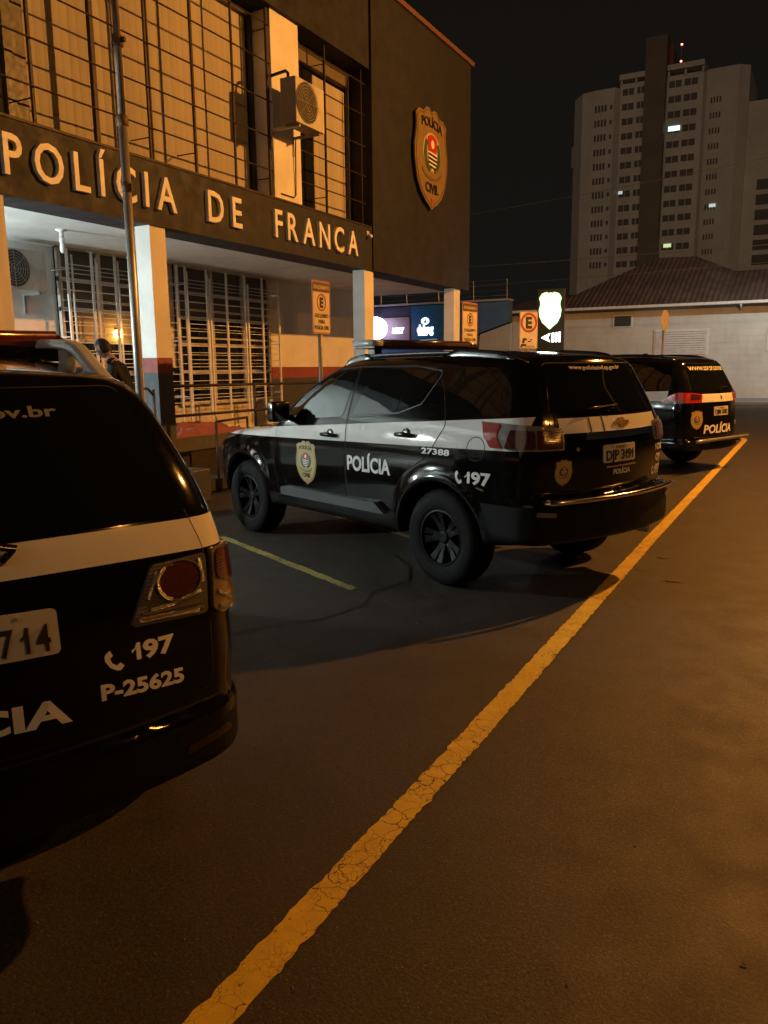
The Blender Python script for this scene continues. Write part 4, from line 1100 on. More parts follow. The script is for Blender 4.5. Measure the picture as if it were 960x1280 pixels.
# rails
def pipe_rail(name, label, posts, rails, r=.022):
    m = MB(); x0, y0 = posts[0][0], posts[0][1]
    t = thing(name, label, 'handrail', (x0, y0, posts[0][2]))
    o = Vector(t.location); sub = lambda p: Vector(p)-o
    for a in rails: MB().tube([sub(q) for q in a], r, 10).done('rail', IRON, t, True)
    for x, y, z0, z1 in posts: MB().tube([sub((x, y, z0)), sub((x, y, z1))], r, 10).done('post', IRON, t, True)
pipe_rail('handrail', 'long dark pipe railing on the low wall before the barred window', [(-8.05, 8.47, .72, 1.46), (-8.05, 10.53, .72, 1.46), (-8.05, 12.9, .72, 1.46)],
          [[(-8.05, 8.47, 1.46), (-8.05, 12.9, 1.43)], [(-8.05, 8.47, 1.03), (-8.05, 12.9, 1.03)]])
pipe_rail('handrail', 'bent dark stair rail standing near the nose of the middle car', [(-7.22, 8.56, 0, .98), (-7.22, 9.25, .19, 1.0)], [[(-7.22, 8.56, .98), (-7.22, 9.25, 1.0)]], .018)
pipe_rail('handrail', 'short dark rail beside the left column and the pole', [(-7.6, 7.80, .44, 1.44), (-7.6, 7.2, .44, 1.47)], [[(-7.6, 7.80, 1.36), (-7.62, 7.72, 1.45), (-7.6, 7.2, 1.47)]], .018)
# crumpled red tarp on the wall
def tarp():
    nx, ny = 150, 60; vs = []; rn = np.random.RandomState(4)
    ph = rn.uniform(0, 6, 12); fq = rn.uniform(3, 15, (12, 2)); 
    for i in range(nx+1):
        for j in range(ny+1):
            a, b = i/nx, j/ny
            env = max(0, math.sin(math.pi*a))**.3 * max(0, math.sin(math.pi*b))**.4
            rd = lambda x: 1 - abs(math.sin(x))
            q = .5*rd(9*a + 3*math.sin(5*b + 1) + 1.0) + .35*rd(15*a - 5*b + 2*math.sin(6*a)) + .12*rd(27*a + 6*b + 2*math.sin(5*b))
            prof = .20 + .07*math.sin(a*5 + .5) - .12*max(0, a-.6)*1.5
            vs.append((-7.98 - .50*b + .055*q*math.sin(math.pi*b), 8.46 + 1.95*a + .03*q, .722 + env*(prof*(.55 + .45*b) + .12*(q-.45))))
    f = [(i*(ny+1)+j, (i+1)*(ny+1)+j, (i+1)*(ny+1)+j+1, i*(ny+1)+j+1) for i in range(nx) for j in range(ny)]
    o = link('tarp', vs, f, mat('red_cloth', (.24, .085, .088), .8, scale=9, bump=.25, bscale=35), None, True)
    tag(o, 'crumpled faded red tarp heaped on the low porch wall', 'tarp')
tarp()
# steel pole in front
def pole():
    t = thing('flagpole', 'tall slim galvanised steel pole standing before the porch', 'pole', (-6.0, 5.97, 0))
    PZ = mat('galvanised_pole', (.40, .39, .37), .42, .6, scale=12, dirt=.6)
    MB().tube([(0, 0, 0), (0, 0, 4.02)], .042, 20).done('lower_tube', PZ, t, True)
    MB().tube([(0, 0, 4.0), (0, 0, 7.6)], .034, 20).done('upper_tube', mat('rusty_pole', (.17, .135, .10), .6, .3, scale=10, dirt=.6), t, True)
    for z in (4.02, 3.42, 4.72): MB().lathe([(.040, -.05), (.052, -.045), (.054, .0), (.052, .045), (.040, .05)], 20, 'Z', (0, 0, z)).done('collar', mat('rust_collar', (.16, .10, .06), .7, .3), t, True)
    MB().box(-.012, .07, -.012, .012, 3.39, 3.45).box(.03, .10, -.012, .012, 4.70, 4.74).done('cleat', IRON, t)
    MB().lathe([(.16, 0), (.16, .02), (.06, .03), (.05, .10)], 20).done('base_flange', PZ, t)
pole()
# ---------------------------------------------------------------- parking signs
SIGNY = mat('sign_white', (.62, .56, .46), .45, dirt=.12)
SIGNR = mat('sign_red', (.36, .05, .035), .5)
SIGNB = mat('sign_black', (.03, .025, .02), .5)
SIGND = mat('sign_brown_band', (.12, .075, .045), .5)
def post_sign(label, x, y, z0, w, h, rot, kind, group='parking signs'):
    t = thing('parking_sign', label, 'road sign', (x, y, 0), rot, group)
    m = MB().prism(rrect(-w/2, w/2, z0, z0+h, .035), lambda a, b, d: (.03+.004*d/1, a, b), 1)
    pl = m.done('sign_plate', SIGNY, t)
    mp = plane_map((.034, 0, z0), (0, 1, 0), (0, 0, 1))
    MB().tube([(0, 0, 0), (0, 0, z0+h-.02)], .03, 14).done('post', mat('sign_post', (.20, .17, .13), .5, .5, dirt=.4), t, True)
    if kind == 'full':
        v, f = ribbon_mesh(rrect(-w/2+.012, w/2-.012, .012, h-.012, .03), .012, True); lay('border', v, f, mp, .002, SIGNR, pl, .002, False)
        sheet('header', rrect(-w/2+.02, w/2-.02, h*.79, h-.022, .02), mp, .003, SIGND, pl, .2, .002)
        text('lettering', 'ESTACIONAMENTO', mp, .006, SIGNY, pl, h=.045, x=0, y=h*.845, width=w*.84, bold=.02)
        v, f = ribbon_mesh(ellipse(0, h*.595, .105, .105), .020, True); lay('ring', v, f, mp, .003, SIGNR, pl, .002, False)
        text('lettering', 'E', mp, .004, SIGNB, pl, h=.12, x=0, y=h*.595-.06, bold=.05)
        for s, yy, ww in (('EXCLUSIVO', .31, .74), ('PARA', .20, .36), ('POLÍCIA CIVIL', .085, .80)):
            text('lettering', s, mp, .004, SIGNB, pl, h=.048, x=0, y=h*yy, width=w*ww, bold=.015)
    else:
        v, f = ribbon_mesh(rrect(-w/2+.012, w/2-.012, .012, h-.012, .03), .008, True); lay('border', v, f, mp, .002, SIGND, pl, .002, False)
        v, f = ribbon_mesh(ellipse(0, h*.70, w*.40, w*.40), .055, True); lay('ring', v, f, mp, .003, SIGNR, pl, .002, False)
        text('lettering', 'E', mp, .004, SIGNB, pl, h=.24, x=0, y=h*.70-.12, bold=.05)
        it = [cdt([(a, b+h*.10), (a+c, b+h*.10), (a+c, b+d+h*.10), (a, b+d+h*.10)], .2) for a, b, c, d in ((-.16, .10, .11, .05), (-.17, .04, .06, .07), (-.20, -.03, .13, .05), (-.02, .06, .08, .03), (-.22, -.06, .05, .05), (.05, .1, .05, .03))]
        v, f = merge_sheets(it); lay('pictogram', v, f, mp, .004, SIGNB, pl, .002, False)
        text('lettering', 'POLÍCIA', mp, .004, SIGNB, pl, h=.035, x=.04, y=.03, width=.26, bold=.02)
    return t
post_sign('parking sign reading EXCLUSIVO PARA POLÍCIA CIVIL in front of the barred porch window', -6.03, 9.395, 2.15, .45, .70, 0, 'full')
post_sign('parking sign seen nearly edge on beside the last porch column', -5.5, 13.43, 2.08, .56, .72, R(-6), 'full')
post_sign('parking sign with a large ringed E beside the glowing shield totem', -6.0, 18.3, 2.10, .50, .84, R(-38), 'big')
t = thing('round_road_sign', 'plain round road sign on a thin post before the white house', 'road sign', (-3.83, 23.58, 0), R(-11))
MB().lathe([(0, .03), (.29, .03), (.29, .036), (0, .036)], 32, 'X', (0, 0, 2.9)).done('sign_disc', SIGNY, t)
MB().tube([(0, 0, 0), (0, 0, 3.15)], .026, 12).done('post', MATS['sign_post'], t, True)

# ---------------------------------------------------------------- glowing totem with the shield
def totem():
    t = thing('illuminated_totem', 'dark illuminated totem with a glowing white shield and arrow', 'sign', (-6.33, 21.2, 0), R(14))
    body = MB().box(-.36, .36, 0, .22, .12, 3.70).done('cabinet', mat('totem_green', (.018, .026, .022), .35), t, bevel=.015)
    MB().box(-.40, .40, -.06, .28, 0, .12).done('plinth', MATS['concrete_cap'], t, bevel=.01)
    mp = plane_map((-.02, 0, 0), (1, 0, 0), (0, 0, 1))
    half = [(0, .46), (.05, .44), (.09, .47), (.17, .45), (.21, .43), (.27, .33), (.24, .24), (.235, .16), (.27, .02), (.25, -.14), (.18, -.29), (.08, -.38), (0, -.46)]
    shp = half + [(-x, y) for x, y in reversed(half[1:-1])]
    S = [(x*1.02, y+3.13) for x, y in shp]
    ribbon('shield_rim', S, .035, mp, .010, mat('rim_green', (.10, .25, .08), .4, emit=2.2, ecol=(.55, 1, .42)), body, True, .01)
    sheet('lit_shield', S, mp, .006, mat('lit_shield', (.9, .9, .85), .4, emit=9, ecol=(1, 1, .92)), body, .1, .006)
    LT = mat('lit_arrow', (.8, .85, .9), .4, emit=4, ecol=(.78, .92, 1))
    v, f = merge_sheets([cdt([(-.22, 2.44), (.02, 2.32), (-.03, 2.44), (.02, 2.56)], .2), cdt([(.05, 2.32), (.12, 2.32), (.12, 2.57), (.05, 2.55)], .2), cdt([(.15, 2.32), (.20, 2.32), (.20, 2.58), (.15, 2.57)], .2), cdt([(.23, 2.32), (.29, 2.32), (.29, 2.59), (.23, 2.58)], .2)])
    lay('lit_arrow', v, f, mp, .006, LT, body, .006, False)
totem()

# ---------------------------------------------------------------- shop front with sign boards beyond the porch
def shop():
    t = thing('shop_building', 'blue walled shop with a lit teal sign board and a small blank sign', 'shop', (-12, 25, 0))
    BLUE = mat('blue_shop_wall', (.030, .100, .28), .7, scale=2, dirt=.2)
    NAVY = mat('navy_shop_wall', (.016, .020, .050), .7, scale=2)
    o = Vector(t.location)
    def p(mb, n, m, par=t, **k):
        q = mb.done(n, m, par, **k)
        if par is t: q.location = -o
        return q
    p(MB().prism([(-22, 0), (-10.12, 0), (-9.96, 2.75), (-8.85, 3.10), (-8.85, 3.78), (-22, 3.78)], lambda x, y, d: (x, 25.0+d, y), .35), 'wall', BLUE)
    p(MB().box(-22, -8.83, 24.93, 25.40, 3.78, 3.84), 'coping', mat('pale_coping', (.22, .25, .28), .6))
    bd = p(MB().box(-12.28, -10.95, 24.86, 24.99, 2.55, 3.74), 'sign_board', mat('teal_board', (.016, .11, .33), .35))
    p(MB().box(-16, -12.3, 24.90, 24.985, 2.4, 3.72), 'facade_panel', NAVY)
    b2 = p(MB().box(-13.32, -12.32, 24.80, 24.895, 2.45, 3.38), 'sign_board', mat('mauve_board', (.17, .14, .17), .4))
    mp = plane_map((0, 24.86, 0), (1, 0, 0), (0, 0, 1)); mp2 = plane_map((0, 24.80, 0), (1, 0, 0), (0, 0, 1))
    def onto(mp): return lambda q: (lambda r: (r[0], r[1]))(mp(q))
    L = mat('lit_letters', (.8, .9, .9), .4, emit=2.6, ecol=(.80, 1, .98))
    q = text('lettering', 'dabog', mp, .02, L, bd, h=.24, x=-11.74, y=2.85, width=.60, bold=.07, thick=.02)
    v, f = merge_sheets([ribbon_mesh(ellipse(-11.74, 3.23, .12, .09), .045, True), cdt(ellipse(-11.80, 3.25, .03, .03, 10), .1), cdt(ellipse(-11.68, 3.25, .03, .03, 10), .1)])
    lay('sign_face', v, f, mp, .02, L, bd, .02, False)
    ribbon('underline', [(-12.0, 2.785), (-11.66, 2.785)], .05, mp, .02, L, bd, False, .02)
    ribbon('footer_strip', [(-11.95, 2.60), (-11.3, 2.625)], .022, mp, .01, mat('dim_strip', (.1, .35, .4), .5, emit=.35, ecol=(.4, .8, .95)), bd, False, .01)
    text('lettering', 'MSKY', mp2, .02, mat('lit_white', (.9, .85, .8), .4, emit=3.0, ecol=(1, .95, .88)), b2, h=.17, x=-12.74, y=2.86, width=.44, bold=.05, italic=.15, thick=.02)
    c = thing('round_light_sign', 'round glowing violet white sign sticking out from the shop', 'sign', (-13.35, 24.35, 3.02), R(20))
    MB().lathe([(0, -.05), (.36, -.05), (.38, -.04), (.38, .04), (.36, .05), (0, .05)], 36, 'Y').done('lit_disc', mat('lit_disc', (.9, .85, 1), .4, emit=7, ecol=(.82, .74, 1)), c)
    MB().tube([(0, .0, .36), (0, .3, .5), (0, .5, .5)], .015, 8).done('bracket', STEEL, c)
    l = bpy.data.lights.new('round_sign_light', 'POINT'); l.energy = 25; l.color = (.72, .62, 1); l.shadow_soft_size = .3
    lo = bpy.data.objects.new('round_sign_light', l); COL.objects.link(lo); lo.parent = c; lo.location = (0, -.45, 0)
    fz = thing('electric_fence', 'thin electric security fence on top of the blue shop wall', 'fence', (-13, 25.1, 3.84))
    xs = (-13.55, -12.55, -11.35, -10.1, -8.95)
    for x in xs: MB().tube([(x+13, 0, 0), (x+13, -.02, .62)], .012, 6).done('post', STEEL, fz)
    for z in (.12, .28, .44, .6): MB().tube([(-.6, 0, z), (4.07, 0, z)], .0035, 4).done('wire', STEEL, fz)
shop()

# ---------------------------------------------------------------- white house with the tiled roof, small annexe and boundary wall
def tile_mat(name, col):
    m = bpy.data.materials.new(name); m.use_nodes = True; T = NT(m); b = T.n['Principled BSDF']; MATS[name] = m
    s = T.n.new('ShaderNodeSeparateXYZ'); co = T.coord(); T.put(s.inputs[0], co)
    x = T.math('ADD', s.outputs[0], T.math('MULTIPLY', s.outputs[1], 1.0)); row = T.math('MULTIPLY', s.outputs[2], 1/.19)
    rf = T.math('FRACT', row); rid = T.math('FLOOR', row)
    cx = T.math('MULTIPLY', s.outputs[0], 1/.24); cw = T.math('SINE', T.math('MULTIPLY', cx, 2*math.pi))
    rn = T.n.new('ShaderNodeTexWhiteNoise'); rn.noise_dimensions = '2D'
    cb = T.n.new('ShaderNodeCombineXYZ'); T.put(cb.inputs[0], T.math('FLOOR', cx)); T.put(cb.inputs[1], rid); T.put(rn.inputs['Vector'], cb.outputs[0])
    c = T.mix(rn.outputs['Value'], c4([k*.75 for k in col]), c4([k*1.15 for k in col]))
    c = T.mix(T.remap(T.noise(co, .8, 5), .4, .7, 0, .6), c, (.05, .035, .03, 1))
    T.put(b.inputs['Base Color'], c); b.inputs['Roughness'].default_value = .85
    T.put(b.inputs['Normal'], T.bump(T.math('ADD', T.math('MULTIPLY', cw, .6), T.math('MULTIPLY', rf, -.9)), .45, .05))
    return m
def house():
    t = thing('white_house', 'single storey white house with a hipped clay tile roof', 'house', (-5, 41, 0)); o = Vector(t.location)
    W = mat('house_wall', (.55, .54, .50), .8, scale=.8, bump=.1, bscale=10, dirt=.25)
    # faint horizontal boards in the render
    T = NT(W); b = T.n['Principled BSDF']; s = T.n.new('ShaderNodeSeparateXYZ'); T.put(s.inputs[0], T.coord())
    T.put(b.inputs['Normal'], T.bump(T.math('LESS_THAN', T.math('FRACT', T.math('MULTIPLY', s.outputs[2], 1/.30)), .07), .5, .02))
    TIL = tile_mat('clay_tiles', (.125, .070, .048)); WT = mat('house_trim', (.66, .65, .62), .6)
    def p(mb, n, m, par=t, **k):
        q = mb.done(n, m, par, **k)
        if par is t: q.location = -o
        return q
    wall = p(MB().box(-14.3, 14, 41, 52, .10, 4.42), 'wall', W)
    # roof: front slope, left hip, main peak, lower wing to the right
    def roof():
        e0, e1, yf, zb = -12.6, 14.6, 40.4, 4.50
        vs = [(e0, yf, zb), (-4.0, yf, zb), (e1, yf, zb), (-8.0, 46.0, 7.35), (-6.0, 46.0, 7.30), (-4.0, 45.2, 6.35), (e1, 45.2, 6.35), (e0, 52, zb), (-4.0, 52, zb), (e1, 52, zb)]
        return vs, [(0, 1, 5, 4, 3), (1, 2, 6, 5), (0, 3, 7), (3, 4, 8, 7), (4, 5, 8), (5, 6, 9, 8), (0, 7, 8, 9, 2, 1)]
    vs, fs = roof(); r = link('roof', [Vector(v)-o for v in vs], fs, TIL, t)
    p(MB().box(-15.35, 14.65, 40.28, 40.42, 4.40, 4.53), 'gutter', WT, bevel=.02)
    q = link('side_roof', [Vector(v)-o for v in [(-15.4, 40.4, 4.50), (-9.5, 40.4, 4.50), (-9.5, 43.2, 5.45), (-13.3, 43.2, 5.40), (-15.4, 47, 4.5), (-9.5, 47, 4.5)]], [(0, 1, 2, 3), (0, 3, 4), (3, 2, 5, 4), (1, 5, 2), (0, 4, 5, 1)], TIL, t)
    p(MB().box(-15.3, 14.6, 40.42, 41.0, 4.42, 4.46), 'soffit', mat('soffit_grey', (.25, .24, .22), .8))
    p(MB().tube([(-3.25, 40.34, 4.42), (-3.25, 40.75, 4.25), (-3.25, 40.93, 4.2)], .06, 10), 'downpipe', WT, smooth=True)
    w = p(MB().box(-9.08, -8.12, 40.96, 41.02, 3.54, 4.14), 'window', WT, bevel=.01)
    MB().box(-9.0, -8.2, 40.95, 40.958, 3.60, 4.08).done('pane', mat('shaded_pane', (.05, .055, .055), .3), w)
    w2 = p(MB().box(-7.08, -4.60, 40.95, 41.02, 2.10, 3.38), 'window', WT, bevel=.01)
    m = MB()
    for k in range(11): z = 2.19 + k*.106; m.add([(-7.0, 40.945, z), (-4.68, 40.945, z), (-4.68, 40.90, z-.0), (-7.0, 40.90, z), (-7.0, 40.945, z+.095), (-4.68, 40.945, z+.095)], [(0, 1, 2, 3), (3, 2, 5, 4)])
    m.done('shutter', mat('white_shutter', (.62, .62, .62), .5), w2)
    p(MB().box(-2.1, -1.2, 40.95, 41.02, 2.3, 3.3), 'window', WT)
    b = thing('boundary_wall', 'pale boundary wall with a sloping top at the left end of the white house', 'wall', (-15, 40.9, 0))
    MB().prism([(-2.6, 0), (.72, 0), (.72, 4.30), (-2.6, 3.05)], lambda x, y, d: (x, -d, y), .2).done('wall', W, b)
house()

# ---------------------------------------------------------------- tower block far behind
def tower():
    k = 1.25; C = 1.68
    X = lambda x: x*k
    Z = lambda z: (z - C)*k + C
    t = thing('apartment_tower', 'tall pale apartment tower with a dark lift shaft and few lit windows', 'apartment tower', (X(-25), 175, 0)); o = Vector(t.location)
    TW = mat('tower_render', (.74, .67, .57), .9, scale=.15, dirt=.3)
    DK = mat('tower_shaft', (.24, .185, .14), .9, scale=.2)
    WD = mat('tower_pane', (.13, .11, .09), .6)
    def p(mb, n, m, par=t, **q):
        r = mb.done(n, m, par, **q)
        if par is t: r.location = -o
        return r
    Y = 175
    B = lambda x0, x1, y0, y1, z0, z1: MB().box(X(x0), X(x1), Y+y0, Y+y1, z0, Z(z1))
    poly = lambda P: MB().prism([(X(a), Y+b) for a, b in P], lambda x, y, d: (x, y, d), 1)
    def ext(P, z1, n, m, z0=0):
        mb = MB().prism([(X(a), Y+b) for a, b in P], lambda x, y, d: (x, y, Z(z1) if d else z0), 1); return p(mb, n, m)
    ext([(-39.5, 4), (-37.5, .6), (-35.5, 0), (-32.2, 0), (-31.5, 1.2), (-31.5, 20), (-39.5, 20)], 46.0, 'left_wing', TW)
    ext([(-40.3, 6), (-39.4, 4.5), (-39.4, 18), (-40.3, 18)], 39.0, 'side_balcony', TW, Z(35.5))
    ext([(-31.6, 1.4), (-27.5, 1.4), (-27.5, 20), (-31.6, 20)], 46.6, 'centre_block', TW)
    ext([(-24.3, 1.4), (-18.8, 1.4), (-18.8, 20), (-24.3, 20)], 46.6, 'centre_block', TW)
    ext([(-31.7, 1.0), (-27.5, 1.0), (-27.5, 12), (-31.7, 12)], 48.0, 'roof_slab', TW, Z(47.2))
    ext([(-24.3, 1.0), (-18.8, 1.0), (-18.8, 12), (-24.3, 12)], 48.2, 'roof_slab', TW, Z(47.4))
    for a, b in ((-31.5, -31.2), (-29.2, -28.9), (-24.2, -23.9), (-21.7, -21.4), (-19.1, -18.8)):
        ext([(a, 1.2), (b, 1.2), (b, 2), (a, 2)], 47.25, 'roof_post', TW, Z(46.5))
    ext([(-27.5, -.2), (-24.3, -.2), (-24.3, 20), (-27.5, 20)], 52.4, 'lift_shaft', DK)
    ext([(-18.8, 1.2), (-18.2, .2), (-16.8, 0), (-13.6, 0), (-12.2, 1.5), (-12.2, 20), (-18.8, 20)], 46.3, 'right_wing', TW)
    ext([(-12.2, 2), (4, 2), (4, 20), (-12.2, 20)], 41.2, 'lower_block', TW)
    lit = {(3, 'rc1'): ((.62, .92, 1), 1.6, .12, 1, .75), (7, 'c1'): ((.75, .95, .9), .55, .0, .35, .5), (8, 'r1'): ((.75, .95, .9), .6, .45, 1, .6), (11, 'rc1'): ((.75, 1, .45), .7, .2, .8, .6)}
    cols = {'w1': (-35.4, -33.3, -.05, 1.0), 's1': (-32.9, -32.4, -.05, .6), 'c1': (-31.2, -29.3, 1.35, .95), 'c2': (-28.9, -27.6, 1.35, .95), 'rc1': (-24.0, -22.0, 1.35, .95), 'rc2': (-21.7, -19.6, 1.35, .95), 'r1': (-17.6, -15.9, -.05, .8)}
    n = 0
    for row in range(13):
        zc = 45.35 - row*2.24 - (0 if row else .0)
        for key, (a, b, yy, hh) in cols.items():
            if row < 2 and key in ('w1', 's1', 'r1') and not (row == 1): continue
            if row == 0 and key in ('w1', 's1', 'r1'): continue
            lt = lit.get((row, key))
            m = WD
            zz = zc - (1.3 if key == 'r1' else 0)
            mb = MB()
            ns = 4 if key in ('w1', 'r1') else 1 if key == 's1' else 2
            for q in range(ns):
                w = (b-a)/ns; g = .10 if ns == 4 else .06
                mb.box(X(a+q*w+g), X(a+(q+1)*w-g), Y+yy-.05, Y+yy+.02, Z(zz-hh/2), Z(zz+hh/2))
            wo = p(mb, 'window', m); n += 1
            if lt:
                _, e, f0, f1, fh = lt; w = b-a
                MB().box(X(a+w*f0), X(a+w*f1), Y+yy-.10, Y+yy-.06, Z(zz+hh/2-hh*fh), Z(zz+hh/2)).done('lit_pane', mat('lit_window_%s' % 'abcdefghijklmn'[row], (.5, .5, .5), .5, emit=e, ecol=lt[0]), wo)
    for q in range(6):
        z = 29.0 - q*2.24; p(MB().box(X(-10.3), X(-6.5), Y+1.9, Y+2.02, Z(z-.75), Z(z+.75)), 'balcony_opening', WD)
    p(MB().tube([(X(-22.9), Y+6, Z(48.2)), (X(-22.9), Y+6, Z(52.4))], .12, 6), 'mast', STEEL)
    RL = mat('red_beacon', (.6, .05, .03), .4, emit=5, ecol=(1, .25, .15))
    for z in (49.7, 52.2): p(MB().lathe([(0, -.2), (.2, -.1), (.2, .1), (0, .2)], 10, 'Z', (X(-22.9), Y+5.8, Z(z))), 'beacon', RL)
    # the night glow lights the tower; no lamps stand at its foot
tower()

# ---------------------------------------------------------------- cables
def cable(label, a, b, sag, r=.012):
    a, b = Vector(a), Vector(b); o = a.copy()
    pts = [a.lerp(b, k/30) - Vector((0, 0, sag*4*(k/30)*(1-k/30))) - o for k in range(31)]
    t = MB().tube(pts, r, 6).done('power_cable', mat('cable_grey', (.10, .10, .095), .6), None, True, loc=tuple(o))
    tag(t, label, 'cable', 'power cables across the street')
def up(px, py, Yp):
    d = _f + _X*((px-480)/991.96) - _U*((py-640)/991.96); q = d*(Yp/d.y); return (q.x, q.y, q.z+1.679)
for lab, p0, p1, yp, sag, r in (('brightest cable crossing low over the tower', (584, 332), (960, 301), 30, .12, .011), ('highest thin cable crossing the dark sky', (584, 264), (960, 186), 33, .3, .009),
                           ('lowest faint cable above the blue wall', (584, 357), (800, 338), 30, .1, .008)):
    A = Vector(up(*p0, yp)); B = Vector(up(*p1, yp)); Dv = (B-A)
    cable(lab, A - Dv*.35, A + Dv*((9-A.x)/Dv.x), sag, r)
def utility_pole(label, x, y, h):
    t = thing('utility_pole', label, 'utility pole', (x, y, 0))
    MB().tube([(0, 0, 0), (0, 0, h)], [.17, .11], 14).done('pole', MATS['concrete_cap'], t, True)
    MB().box(-.06, .06, -.8, .8, h-1.0, h-.88).done('crossarm', IRON, t)
    return t
utility_pole('grey concrete utility pole carrying the cables on the right', 9.0, 31, 11)

# ---------------------------------------------------------------- street lamps that light the scene
def street_lamp(label, x, y, h, arm, watts, col, aim=None):
    """arm: (dx, dy) from the post to the lamp head"""
    t = thing('street_lamp', label, 'street lamp', (x, y, 0), 0, 'street lamps')
    L = math.hypot(*arm)
    MB().tube([(0, 0, 0), (0, 0, h-.6), (arm[0]*.06, arm[1]*.06, h-.1), (arm[0]*.2, arm[1]*.2, h+.2), (arm[0]*.85, arm[1]*.85, h+.32)], [.09, .07, .05, .04, .035], 12).done('post', mat('lamp_post', (.03, .03, .03), .7), t, True)
    a = math.atan2(arm[1], arm[0])
    hd = MB().lathe([(0, .16), (.12, .15), (.20, .08), (.21, .0), (.19, -.02)], 24)
    q = hd.done('lamp_head', mat('lamp_housing', (.2, .2, .2), .5), t, True, loc=(arm[0], arm[1], h+.22)); q.scale = (1.7, 1, 1); q.rotation_euler = (0, 0, a)
    d = MB().lathe([(.18, -.0), (.17, -.05), (.10, -.10), (0, -.12)], 24).done('diffuser', mat('lamp_diffuser_' + ('warm' if col == SODIUM else 'white'), (.8, .7, .5), .4, emit=30, ecol=col), t, True, loc=(arm[0], arm[1], h+.19))
    l = bpy.data.lights.new('street_lamp_light', 'SPOT' if aim else 'POINT'); l.energy = watts; l.color = col; l.shadow_soft_size = .11
    o = bpy.data.objects.new('street_lamp_light', l); COL.objects.link(o); o.parent = t; o.location = (arm[0], arm[1], h-.05)
    if aim:
        l.spot_size = R(125); l.spot_blend = .6
        o.rotation_euler = (Vector(aim) - Vector((x+arm[0], y+arm[1], h))).to_track_quat('-Z', 'Y').to_euler()
street_lamp('curved sodium street lamp across the road from the station', 7.0, 15.0, 8.2, (-4.0, 0), SODIUM_W, SODIUM)
street_lamp('white street lamp at the corner near the house', 2.6, 36.9, 7.2, (-1.4, -1.4), 1400, (.84, 1, .97), (-7, 44, 1.5))
street_lamp('curved sodium street lamp farther back along the road', 13.5, 6.5, 8.0, (-3.0, 0), SODIUM_W*.15, SODIUM)

